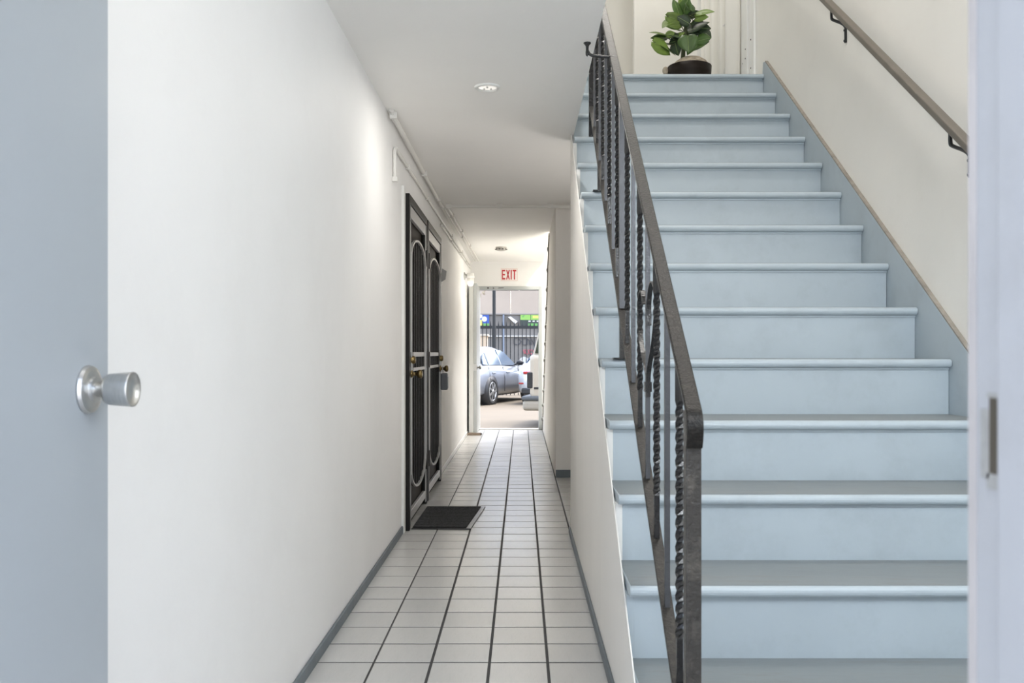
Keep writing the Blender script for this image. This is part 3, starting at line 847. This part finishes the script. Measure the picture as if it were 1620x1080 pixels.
def leaf(bx, by, tx, ty, wpx, m, dy0=0.0, dy1=0.0, roll=0.0, fold=0.12, droop=0.12):
    b = pp(bx, by, dy0); t = pp(tx, ty, dy1)
    ax = t - b; Ln = ax.length; ax.normalize()
    toc = (Vector((0, 0, H)) - b).normalized()
    n = (toc * 0.8 + Vector((0, 0, 0.6)))
    n = (n - ax * n.dot(ax)).normalized()
    n = Matrix.Rotation(roll, 3, ax) @ n
    sd_ = ax.cross(n)
    W = 1.22 * wpx / 7.364 * PD / F / 2
    prof = [(0.0, 0.10), (0.06, 0.62), (0.18, 0.93), (0.34, 1.0), (0.52, 0.90), (0.70, 0.66), (0.86, 0.34), (1.0, 0.02)]
    vs = []; fs = []
    for s_, wv in prof:
        c = b + ax * (Ln * s_) - n * (droop * Ln * (s_ - 0.4) ** 2)
        if s_ == 0.0: c2 = -0.06
        else: c2 = 0.0
        for u in (-1, -0.5, 0, 0.5, 1):
            back = -0.10 * Ln * (abs(u) if s_ < 0.1 else 0)
            vs.append(c + sd_ * (W * wv * u) + n * (fold * W * (abs(u) ** 1.4) * wv) + ax * back)
    for i in range(len(prof) - 1):
        for k in range(4):
            fs.append((i * 5 + k, i * 5 + k + 1, (i + 1) * 5 + k + 1, (i + 1) * 5 + k))
    o = MB().add(vs, fs, 0, True).build('leaf', m, pl)
    md = o.modifiers.new('thick', 'SOLIDIFY'); md.thickness = 0.0015
    mid = [vs[i * 5 + 2] + n * 0.0015 for i in range(len(prof))]
    MB().tube(mid, [0.0022] * 6 + [0.0014, 0.0008], 5).build('vein', VEIN, o)
    # petiole from the trunk
    k = min(trunk, key=lambda p: (p - b).length)
    MB().tube(smooth([k, (k + b) / 2 + Vector((0, 0, 0.012)), b], 4), 0.0035, 6).build('petiole', STEM, o)
for a in [
    (555, 190, 480, -20, 120, L1, -.03, .02, .5), (600, 150, 660, -40, 150, L1, 0, -.05, -.3), (640, 130, 560, -60, 140, L2, .05, .08, .2), (690, 120, 640, 10, 110, L1, -.05, 0, .6),
    (745, 165, 960, 130, 110, L2, -.02, -.10, -.3), (740, 215, 890, 195, 90, L2, -.04, -.10, .3), (660, 190, 790, 130, 80, L3, .04, .06, .7),
    (410, 190, 670, 285, 120, L2, -.06, -.02, .5), (470, 230, 350, 320, 110, L2, -.02, -.1, .2), (660, 270, 520, 190, 110, L3, -.05, -.06, -.5),
    (560, 290, 400, 310, 90, L2, -.05, -.1, -.6), (540, 350, 420, 300, 80, L1, -.04, -.1, .3),
    (650, 370, 900, 250, 180, L3, .02, -.03, -.4), (700, 330, 920, 330, 150, L3, .04, .0, .4), (720, 250, 830, 390, 140, L1, .06, .05, .5), (650, 400, 780, 250, 150, L3, .08, .06, 0), (800, 350, 925, 440, 150, L3, .03, 0, -.5),
    (400, 410, 200, 370, 80, L2, -.08, -.14, .5), (390, 440, 215, 440, 80, L1, -.05, -.1, -.3), (400, 410, 500, 380, 70, L2, -.1, -.1, .8),
    (560, 430, 400, 390, 110, L3, -.06, -.1, .3), (560, 470, 430, 500, 120, L3, -.03, -.05, -.4), (470, 430, 250, 490, 110, L3, -.05, -.12, .5),
    (250, 490, 450, 640, 150, L2, -.14, -.08, .2), (330, 520, 510, 640, 110, L3, -.10, -.06, -.6), (500, 500, 540, 650, 120, L3, -.05, -.05, .5), (590, 380, 530, 430, 80, L2, -.04, -.06, .4),
    (650, 420, 660, 610, 200, L1, -.12, -.15, .1), (600, 440, 590, 560, 90, L1, -.09, -.1, .4), (760, 480, 920, 440, 120, L1, 0, -.05, .4), (740, 540, 900, 480, 130, L3, .03, 0, -.3), (730, 520, 640, 640, 100, L1, -.03, -.05, .3), (720, 580, 850, 520, 100, L1, -.02, -.03, -.5),
]:
    leaf(*a)

# ------------------------------------------------------------------ outside: the lot behind
ZG = -0.13
struct('ground', MB().box(-30, 40, YE + 0.151, 70, ZG - 0.3, ZG), ASPHALT)
struct('ground_front', MB().box(-15, 15, -20, YF0 - 0.011, -0.3, -0.02), CONC)

GLASSC = mat('car_glass', (0.075, 0.11, 0.16), 0.06, spec=0.7, metal=0.1)
TYRE = mat('tyre_rubber', (0.02, 0.02, 0.02), 0.75)
RIM = mat('alloy', (0.60, 0.60, 0.60), 0.3, metal=0.8)
CARBLK = mat('car_black_trim', (0.02, 0.02, 0.022), 0.45)
LAMP = mat('tail_lamp_red', (0.35, 0.02, 0.02), 0.2)
SEAM = mat('panel_gap', (0.03, 0.03, 0.032), 0.6)

def sedan(loc, rz, paint, label):
    o = thing('car', (0, 0, 0), label, 'car')
    W = 0.89
    # x, halfwidth, sill z, belt z, deck z
    sts = [(-0.98, 0.60, 0.42, 0.66, 0.70), (-0.93, 0.74, 0.30, 0.84, 0.93), (-0.78, 0.82, 0.24, 0.92, 1.02), (-0.45, 0.865, 0.22, 0.945, 1.04),
           (0.0, 0.89, 0.20, 0.945, 1.02), (0.6, 0.89, 0.19, 0.93, 0.98), (1.3, 0.89, 0.19, 0.91, 0.96), (1.95, 0.885, 0.19, 0.89, 0.96), (2.4, 0.88, 0.20, 0.86, 0.93),
           (3.0, 0.85, 0.22, 0.78, 0.84), (3.35, 0.76, 0.24, 0.68, 0.72), (3.52, 0.58, 0.30, 0.56, 0.58)]
    vs = []; fs = []
    nr = 15
    for x, wd, zs, zb, zd in sts:
        half = [(wd * 0.80, zs), (wd * 0.965, zs + 0.07), (wd * 0.985, zs + (zb - zs) * 0.40), (wd, zs + (zb - zs) * 0.62), (wd * 0.985, zs + (zb - zs) * 0.82), (wd * 0.93, zb), (wd * 0.80, zb + (zd - zb) * 0.75)]
        ring = [(y_, z_) for y_, z_ in half] + [(0, zd)] + [(-y_, z_) for y_, z_ in half[::-1]]
        vs += [(x, y_, z_) for y_, z_ in ring]
    for i in range(len(sts) - 1):
        for k in range(nr):
            fs.append((i * nr + k, i * nr + (k + 1) % nr, (i + 1) * nr + (k + 1) % nr, (i + 1) * nr + k))
    fs += [tuple(range(nr)), tuple(range((len(sts) - 1) * nr, len(sts) * nr))]
    b = MB().add(vs, fs, 0, True).build('body', paint, o)
    # cabin
    cs = [(-0.62, 0.60, 0.62, 1.01), (-0.20, 0.70, 0.58, 1.27), (0.15, 0.735, 0.56, 1.385), (0.6, 0.75, 0.56, 1.42), (1.05, 0.745, 0.55, 1.41), (1.40, 0.735, 0.56, 1.33), (2.05, 0.69, 0.64, 0.96)]
    vs = []; fs = []
    for x, wb, wt, zt in cs:
        zb = 0.93
        ring = [(wb + 0.06, zb), (wb * 0.5 + wt * 0.5 + 0.05, zb + (zt - zb) * 0.5), (wt + 0.02, zt - 0.05 * (zt - zb) / 0.45), (wt - 0.10, zt), (0, zt + 0.012)]
        ring = ring + [(-y_, z_) for y_, z_ in ring[-2::-1]]
        vs += [(x, y_, z_) for y_, z_ in ring]
    n9 = 9
    for i in range(len(cs) - 1):
        for k in range(n9 - 1):
            fs.append((i * n9 + k, i * n9 + k + 1, (i + 1) * n9 + k + 1, (i + 1) * n9 + k))
    MB().add(vs, fs, 0, True).build('cabin', paint, o)
    def side_y(z):
        return 0.812 - (z - 0.93) * 0.46
    def pane(poly, s, name='side_window'):
        m = MB()
        vv = [(x, s * (side_y(z) + 0.004), z) for x, z in poly] + [(x, s * (side_y(z) - 0.02), z) for x, z in poly]
        n = len(poly)
        m.add(vv, [tuple(range(n)), tuple(range(n, 2 * n))] + [(i, (i + 1) % n, n + (i + 1) % n, n + i) for i in range(n)])
        return m.build(name, GLASSC, o)
    for s in (1, -1):
        pane([(-0.34, 0.985), (-0.05, 0.965), (-0.02, 1.25), (-0.10, 1.235), (-0.26, 1.12)], s, 'quarter_window')
        pane([(0.0, 0.965), (0.80, 0.955), (0.80, 1.345), (0.30, 1.335), (0.03, 1.262)], s)
        pane([(0.87, 0.955), (1.86, 0.945), (1.42, 1.255), (1.20, 1.325), (0.87, 1.345)], s)
        # waist trim and door gaps
        MB().strip([(-0.40, s * 0.80, 0.97), (1.95, s * 0.79, 0.935)], (0, 0, 1), 0.012, 0.03).build('window_trim', CARBLK, o)
        for xx in (-0.12, 0.83, 1.92):
            MB().strip([(xx, s * 0.894, 0.30), (xx, s * 0.900, 0.62), (xx, s * 0.84, 0.92)], (1, 0, 0), 0.010, 0.012).build('door_gap', SEAM, o)
        for xx in (0.02, 0.98):
            MB().box(xx, xx + 0.20, s * 0.892 - 0.015, s * 0.892 + 0.015, 0.755, 0.785).build('door_handle', paint, o, 0.006)
        m = MB().sphere((1.74, s * 0.97, 1.01), 0.10, 12, 8, sc=(0.8, 1.05, 0.68))
        m.build('mirror', CARBLK, o)
        MB().strip([(1.74, s * 0.80, 0.94), (1.74, s * 0.93, 0.99)], (1, 0, 0), 0.06, 0.03).build('mirror_arm', CARBLK, o)
        for xw in (0.0, 2.76):
            MB().lathe([(0.385, 0), (0.385, 0.16), (0.0, 0.16)], (xw, s * 0.735, 0.325), (0, s, 0), 28).build('wheel_arch', CARBLK, o)
            wh = MB().lathe([(0.0, 0.0), (0.30, 0), (0.322, 0.03), (0.322, 0.18), (0.305, 0.205), (0.245, 0.208), (0.24, 0.19)], (xw, s * 0.705, 0.322), (0, s, 0), 32).build('tyre', TYRE, o)
            MB().lathe([(0.24, 0.195), (0.232, 0.205), (0.215, 0.205), (0.21, 0.17), (0.0, 0.16)], (xw, s * 0.705, 0.322), (0, s, 0), 32).build('rim', RIM, o)
            sp_ = MB()
            for k in range(7):
                a = 2 * PI * k / 7
                c0 = Vector((xw + 0.03 * math.cos(a), s * 0.908, 0.322 + 0.03 * math.sin(a)))
                c1 = Vector((xw + 0.22 * math.cos(a), s * 0.903, 0.322 + 0.22 * math.sin(a)))
                sp_.strip([c0, c1], (-math.sin(a), 0, math.cos(a)), 0.045, 0.014)
            sp_.lathe([(0.05, 0.19), (0.05, 0.212), (0, 0.214)], (xw, s * 0.705, 0.322), (0, s, 0), 16)
            sp_.build('spokes', RIM, o)
        MB().box(-0.985, -0.80, s * 0.50 - 0.12, s * 0.50 + 0.12, 0.74, 0.81).build('tail_lamp', LAMP, o, 0.02)
        MB().box(-0.975, -0.93, s * 0.62 - 0.11, s * 0.62 + 0.11, 0.50, 0.535).build('reflector', LAMP, o, 0.005)
    m = MB().add([(-0.645, -0.56, 1.03), (-0.645, 0.56, 1.03), (-0.16, 0.50, 1.315), (-0.16, -0.50, 1.315)], [(0, 1, 2, 3)])
    m.build('rear_window', GLASSC, o).modifiers.new('t', 'SOLIDIFY').thickness = 0.012
    m = MB().add([(2.03, -0.60, 0.985), (2.03, 0.60, 0.985), (1.44, 0.52, 1.335), (1.44, -0.52, 1.335)], [(0, 3, 2, 1)])
    m.build('windscreen', GLASSC, o).modifiers.new('t', 'SOLIDIFY').thickness = 0.012
    MB().box(-1.0, -0.86, -0.66, 0.66, 0.26, 0.40).build('bumper_valance', CARBLK, o, 0.03)
    o.location = loc
    o.rotation_euler = (0, 0, rz)
    return o
SILVER = mat('silver_grey_car_paint', (0.30, 0.32, 0.36), 0.28, metal=0.45, coat=0.6)
PALE = mat('pale_silver_car_paint', (0.60, 0.63, 0.68), 0.28, metal=0.3, coat=0.6)
th = math.radians(20)
# local +x is forward; heading (sin20, cos20)
rzc = PI / 2 - th
def place(xw, yw):           # put the right rear wheel's outer face at (xw, yw)
    rx, ry = math.cos(rzc - PI / 2), math.sin(rzc - PI / 2)     # unit vector to the car's right
    return (xw - rx * 0.90, yw - ry * 0.90, ZG)
sedan(place(-0.70, 21.9), rzc, SILVER, 'silver grey sedan seen from behind its right rear wheel')
# rear left corner of the second car at (-0.09, 22)
cx, cy = math.cos(rzc), math.sin(rzc)
lx, ly = -cy, cx
sedan((-0.06 + cx * 0.93 - lx * 0.74, 22.0 + cy * 0.93 - ly * 0.74, ZG), rzc, PALE, 'pale silver car parked between the grey sedan and the beige vehicle')

# beige utility vehicle in profile, only its tail in the doorway
def van():
    o = thing('car', (0, 0, 0), 'beige boxy vehicle whose tail end shows in the exit doorway', 'car')
    BEI = mat('beige_car_paint', (0.46, 0.41, 0.34), 0.38, coat=0.3)
    DKG = mat('green_glass', (0.035, 0.045, 0.03), 0.08, spec=0.6)
    REDG = mat('red_tinted_glass', (0.30, 0.06, 0.035), 0.2)
    # local: x forward, y left, origin under the rear axle
    def loft(sts, ringf, name, m):
        vs = []; fs = []
        for stn in sts:
            r_ = ringf(stn); R0 = len(r_)
            vs += [(stn[0], y_, z_) for y_, z_ in r_]
        for i in range(len(sts) - 1):
            for k in range(R0):
                fs.append((i * R0 + k, i * R0 + (k + 1) % R0, (i + 1) * R0 + (k + 1) % R0, (i + 1) * R0 + k))
        fs += [tuple(range(R0)), tuple(range((len(sts) - 1) * R0, len(sts) * R0))]
        return MB().add(vs, fs, 0, False).build(name, m, o, 0.03, 3)
    def low(stn):
        x, wd, zb, zt = stn
        h = [(wd * 0.9, zb), (wd, zb + 0.12), (wd, zt - 0.05), (wd * 0.96, zt)]
        return h + [(-a, b) for a, b in h[::-1]]
    loft([(-0.90, 0.84, 0.44, 1.21), (-0.82, 0.88, 0.40, 1.23), (2.2, 0.88, 0.38, 1.18), (3.0, 0.86, 0.40, 1.10), (3.3, 0.76, 0.45, 0.95)], low, 'body', BEI)
    def up(stn):
        x, wb, wt, zt = stn
        h = [(wb, 1.17), (wt, zt - 0.06), (wt - 0.08, zt)]
        return h + [(-a, b) for a, b in h[::-1]]
    loft([(-0.86, 0.84, 0.82, 1.25), (-0.68, 0.85, 0.72, 2.02), (1.4, 0.85, 0.72, 2.0), (2.3, 0.84, 0.80, 1.24)], up, 'cabin', BEI)
    for s in (1, -1):
        def sy(z): return 0.852 - (z - 1.17) * 0.165
        for poly, m in (([(-0.81, 1.25), (-0.71, 1.25), (-0.62, 1.90), (-0.68, 1.90)], DKG), ([(-0.67, 1.26), (0.25, 1.26), (0.25, 1.86), (-0.58, 1.86)], REDG), ([(0.33, 1.26), (1.05, 1.26), (1.05, 1.86), (0.33, 1.86)], DKG), ([(1.13, 1.26), (1.9, 1.26), (1.35, 1.84), (1.13, 1.86)], DKG)):
            n = len(poly)
            MB().add([(x, s * (sy(z) + 0.012), z) for x, z in poly] + [(x, s * (sy(z) - 0.03), z) for x, z in poly], [tuple(range(n)), tuple(range(n, 2 * n))] + [(i, (i + 1) % n, n + (i + 1) % n, n + i) for i in range(n)]).build('side_window', m, o)
        MB().box(-0.945, -0.84, s * 0.80 - 0.07, s * 0.80 + 0.07, 0.66, 0.93).build('tail_lamp', CARBLK, o, 0.015)
        MB().box(-0.82, -0.72, s * 0.88 - 0.012, s * 0.88 + 0.012, 0.645, 0.68).build('side_marker', CARBLK, o, 0.004)
        for xw in (0.0, 2.5):
            MB().lathe([(0.0, 0.0), (0.31, 0), (0.335, 0.03), (0.335, 0.19), (0.31, 0.21), (0.22, 0.205)], (xw, s * 0.69, 0.335), (0, s, 0), 28).build('tyre', TYRE, o)
            MB().lathe([(0.225, 0.20), (0.20, 0.19), (0, 0.185)], (xw, s * 0.69, 0.335), (0, s, 0), 24).build('rim', RIM, o)
    MB().add([(-0.885, -0.60, 1.30), (-0.885, 0.60, 1.30), (-0.70, 0.54, 1.90), (-0.70, -0.54, 1.90)], [(0, 1, 2, 3)]).build('rear_window', GLASSC, o).modifiers.new('t', 'SOLIDIFY').thickness = 0.02
    MB().box(-1.02, -0.40, -0.91, 0.91, 0.28, 0.46).build('bumper', mat('beige_bumper', (0.36, 0.33, 0.28), 0.5, dirt=(0.15, 0.14, 0.12), dirt_amt=0.5, dscale=8), o, 0.06, 4)
    MB().box(-1.03, -0.40, -0.92, 0.92, 0.45, 0.53).build('bumper_pad', mat('grey_pad', (0.09, 0.10, 0.11), 0.5), o, 0.03, 3)
    return o
vn = van()
va = math.radians(-10)
fx, fy = math.cos(va), math.sin(va)
vlx, vly = -fy, fx
vn.rotation_euler = (0, 0, va)
# its rear right corner (local -0.9, -0.86) stands at (0.14, 15.2)
vn.location = (0.137 + fx * 0.9 + vlx * 0.86, 15.2 + fy * 0.9 + vly * 0.86, ZG)

# iron fence
fe = thing('iron_fence', (0, 27, ZG), 'black iron fence with pointed pickets behind the parked cars', 'fence')
FEN = mat('fence_iron', (0.012, 0.013, 0.015), 0.5)
bm_ = MB()
bm_.box(-0.013, 0.013, -0.013, 0.013, 0, 2.06)
bm_.add([(-0.022, -0.022, 2.08), (0.022, -0.022, 2.08), (0.022, 0.022, 2.08), (-0.022, 0.022, 2.08), (0, 0, 2.24), (0, 0, 2.05)], [(0, 1, 4), (1, 2, 4), (2, 3, 4), (3, 0, 4), (1, 0, 5), (2, 1, 5), (3, 2, 5), (0, 3, 5)])
pm = bm_.mesh('picket', FEN)
for k in range(-14, 22):
    o = bpy.data.objects.new('picket', pm)
    o.location = ((763.5 + 6.28 * 0 - 825) * 27 / F + 0.119 * k - 0, 0, 0)
    COL.objects.link(o); o.parent = fe
MB().box(-2.9, 1.5, 26.98, 27.02, 1.86, 1.945).build('top_rail', FEN, fe)
MB().box(-2.9, 1.5, 26.98, 27.02, 0.10, 0.16).build('bottom_rail', FEN, fe)
lp = thing('lamp_post', (-0.80, 26.3, ZG), 'tall dark steel post in front of the iron fence', 'post')
MB().tube([(-0.80, 26.3, ZG), (-0.80, 26.3, 1.9)], 0.062, 14).build('lower_tube', FEN, lp)
MB().tube([(-0.80, 26.3, 1.9), (-0.80, 26.3, 6.0)], 0.05, 14).build('upper_tube', FEN, lp)
MB().lathe([(0.12, 0), (0.12, 0.03), (0.07, 0.05)], (-0.80, 26.3, ZG), (0, 0, 1), 14).build('base_plate', FEN, lp)

# building across the lot
YB = 42.0
bd = thing('building', (0, YB, ZG), 'pale tan building with a grey lower wall behind the fence', 'building')
UPW = mat('tan_upper_wall', (0.42, 0.355, 0.30), 0.8, var=0.05, vscale=1.2)  # tan colour of the upper wall
LOW = mat('grey_lower_wall', (0.19, 0.178, 0.168), 0.8, var=0.08, vscale=1.5, dirt=(0.25, 0.24, 0.24), dirt_amt=0.3, dscale=1)
for k in range(-4, 6):
    MB().box(k * 2.2 - 0.5, k * 2.2 + 1.69, YB, YB + 0.3, 2.97, 4.05).build('wall_panel', UPW, bd, 0.012)
    MB().box(k * 2.2 - 0.1, k * 2.2 + 2.09, YB, YB + 0.3, 4.06, 7.5).build('wall_panel', UPW, bd, 0.012)
MB().box(-10, 13, YB + 0.05, YB + 0.4, ZG, 2.95).build('lower_wall', LOW, bd)
MB().box(-10, 13, YB - 0.05, YB + 0.05, 2.93, 2.985).build('ledge', mat('ledge_brown', (0.28, 0.26, 0.25), 0.7), bd)
MB().box(-2.0, 12, YB - 0.04, YB + 0.05, 1.90, 1.95).build('ledge', mat('ledge_white', (0.62, 0.61, 0.60), 0.7), bd)
MB().box(-0.87, -0.80, YB - 0.05, YB + 0.05, 0.2, 2.95).build('drain_pipe', mat('pipe_blue', (0.22, 0.26, 0.34), 0.5), bd)
# roof sheet edges
MB().box(-10.2, 13.2, YB - 0.2, YB + 8, 7.5, 7.7).build('roof', UPW, bd)

# posters on the far wall
po = thing('poster', (-1.75, YB, 2.35), 'blue and green poster at the left edge of the far wall', 'poster')
PB = mat('poster_blue', (0.035, 0.085, 0.36), 0.5)
MB().box(-2.15, -1.51, YB - 0.03, YB + 0.03, 2.36, 2.92).build('sheet', PB, po)
GR = mat('poster_green', (0.12, 0.33, 0.09), 0.5); YL = mat('poster_yellow', (0.62, 0.58, 0.14), 0.5); PWH = mat('poster_white', (0.72, 0.74, 0.78), 0.5); PDK = mat('poster_dark', (0.035, 0.05, 0.045), 0.5); PLG = mat('poster_lime', (0.24, 0.46, 0.10), 0.5)
MB().box(-2.15, -1.51, YB - 0.034, YB - 0.03, 2.36, 2.52).build('grass_print', GR, po)
MB().lathe([(0.10, 0), (0, 0.001)], (-1.92, YB - 0.034, 2.86), (0, -1, 0), 16).build('cloud_print', PWH, po)
MB().lathe([(0.12, 0), (0, 0.001)], (-1.73, YB - 0.0345, 2.72), (0, -1, 0), 16).build('cloud_print', PWH, po)
MB().box(-1.98, -1.84, YB - 0.038, YB - 0.034, 2.42, 2.68).build('figure_print', YL, po)
p2 = thing('poster', (0.3, YB, 2.4), 'wide green and black poster at the right of the far wall', 'poster')
MB().box(-0.05, 1.25, YB - 0.03, YB + 0.045, 2.35, 2.92).build('sheet', PDK, p2)
MB().box(-0.05, 0.42, YB - 0.035, YB - 0.03, 2.68, 2.92).build('green_print', PLG, p2)
MB().box(0.44, 1.25, YB - 0.035, YB - 0.03, 2.68, 2.92).build('green_print', PLG, p2)
MB().prism_y([(0.02, 2.86), (0.07, 2.78), (0.16, 2.90), (0.12, 2.91)], YB - 0.039, YB - 0.035).build('mark_print', GR, p2)
MB().box(0.52, 0.80, YB - 0.038, YB - 0.035, 2.76, 2.88).build('pale_print', YL, p2)
for q in range(4):
    MB().box(0.33 + q * 0.19, 0.43 + q * 0.19, YB - 0.036, YB - 0.03, 2.59, 2.65).build('white_print', PWH, p2)
MB().box(0.32, 1.2, YB - 0.036, YB - 0.03, 2.40, 2.52).build('green_line', GR, p2)
# leaning white board above the fence
wb = thing('board', (-0.35, YB, 2.6), 'white angled board fixed on the grey far wall', 'board')
MB().prism_y([(-0.62, 2.80), (-0.50, 2.83), (-0.18, 2.60), (-0.30, 2.50)], YB - 0.25, YB + 0.045).build('face', mat('board_white', (0.75, 0.75, 0.74), 0.5), wb)
# painted scrawl
GRF = mat('graffiti_black', (0.07, 0.07, 0.08), 0.7); GRR = mat('graffiti_red', (0.42, 0.12, 0.14), 0.7)
gf = thing('graffiti', (-0.1, YB, 1.5), 'dark and red graffiti scrawl on the grey far wall', 'graffiti')
def scr(pts, m, wd=0.05):
    MB().strip([(x, YB + 0.03, z) for x, z in pts], (0, 1, 0), 0.03, wd).build('stroke', m, gf)
x0 = -0.34
for q, s_ in enumerate([[(.14, .32), (0, .30), (0, .05), (.14, 0)], [(.14, .3), (0, .3), (.12, .14), (0, 0)], [(.14, .3), (0, .3), (0, 0), (.14, 0)], [(0, 0), (0, .3), (.12, .2), (.12, 0)], [(0, 0), (0, .3), (.13, 0), (.13, .3)]]):
    scr([(x0 + q * 0.2 + a, 1.52 + b) for a, b in s_], GRF)
for q in range(3):
    scr([(0.15 + 0.22 * q, 1.10), (0.10 + 0.22 * q, 1.28), (0.24 + 0.22 * q, 1.30), (0.16 + 0.22 * q, 1.16), (0.28 + 0.22 * q, 1.08)], GRR, 0.06)
arch = [(-0.10, 0.5)] + [(0.12 - 0.22 * math.cos(PI * k / 8), 0.75 + 0.22 * math.sin(PI * k / 8)) for k in range(9)] + [(0.34, 0.5)]
MB().prism_y(arch, YB + 0.02, YB + 0.045).build('pale_patch', mat('graffiti_grey', (0.55, 0.55, 0.56), 0.7), gf)
# beige shed beyond the fence
sh = thing('shed', (-2.2, 31, ZG), 'low beige boxy shed behind the left end of the fence', 'shed')
SHM = mat('shed_beige', (0.55, 0.44, 0.33), 0.8, var=0.05, vscale=3)
for q in range(5):
    MB().box(-3.2 + q * 0.4, -2.81 + q * 0.4, 31, 31.08, ZG, 1.72).build('wall_panel', SHM, sh, 0.01)
MB().box(-3.25, -1.16, 30.95, 32.5, 1.72, 1.79).build('roof', mat('shed_roof', (0.5, 0.45, 0.38), 0.7), sh)
MB().box(-3.2, -1.21, 31.08, 32.4, ZG, 1.72).build('body', SHM, sh)
MB().box(-1.55, -1.35, 30.98, 31.0, 1.26, 1.30).build('handle', BLACK, sh)

# hanging twig of a tree outside the left edge
tw = thing('tree', (-3.2, 24.5, ZG), 'bare tree whose twigs dip into the top left of the exit doorway', 'tree')
BARK = mat('twig_bark', (0.20, 0.17, 0.14), 0.8)
MB().tube([(-3.2, 24.5, ZG), (-3.15, 24.5, 1.5), (-3.0, 24.5, 3.2), (-2.7, 24.5, 4.4)], [0.14, 0.12, 0.09, 0.05], 10).build('trunk', BARK, tw)
MB().tube(smooth([(-3.0, 24.5, 3.2), (-2.2, 24.3, 3.5), (-1.5, 24.2, 3.2), (-1.2, 24.2, 2.95)]), 0.022, 6).build('branch', BARK, tw)
MB().tube(smooth([(-1.5, 24.2, 3.2), (-1.1, 24.2, 2.88), (-0.98, 24.2, 2.84)]), 0.012, 6).build('branch', BARK, tw)
MB().tube(smooth([(-1.35, 24.2, 3.08), (-1.15, 24.2, 2.75), (-1.2, 24.2, 2.5)]), 0.010, 6).build('branch', BARK, tw)
TL = mat('dry_leaf', (0.30, 0.25, 0.17), 0.7)
for q in range(22):
    t = random.random()
    c = Vector((-1.2 + 0.27 * t + random.uniform(-.05, .05), 24.2 + random.uniform(-.1, .1), 2.55 + 0.33 * t + random.uniform(-.05, .05)))
    d = Vector((random.uniform(-1, 1), random.uniform(-.4, .4), random.uniform(-1, .2))).normalized() * 0.05
    e = Vector((d.z, 0.01, -d.x)).normalized() * 0.014
    MB().add([c - d, c + e, c + d, c - e], [(0, 1, 2, 3)]).build('leaf', TL, tw)
bpy.context.view_layer.update()
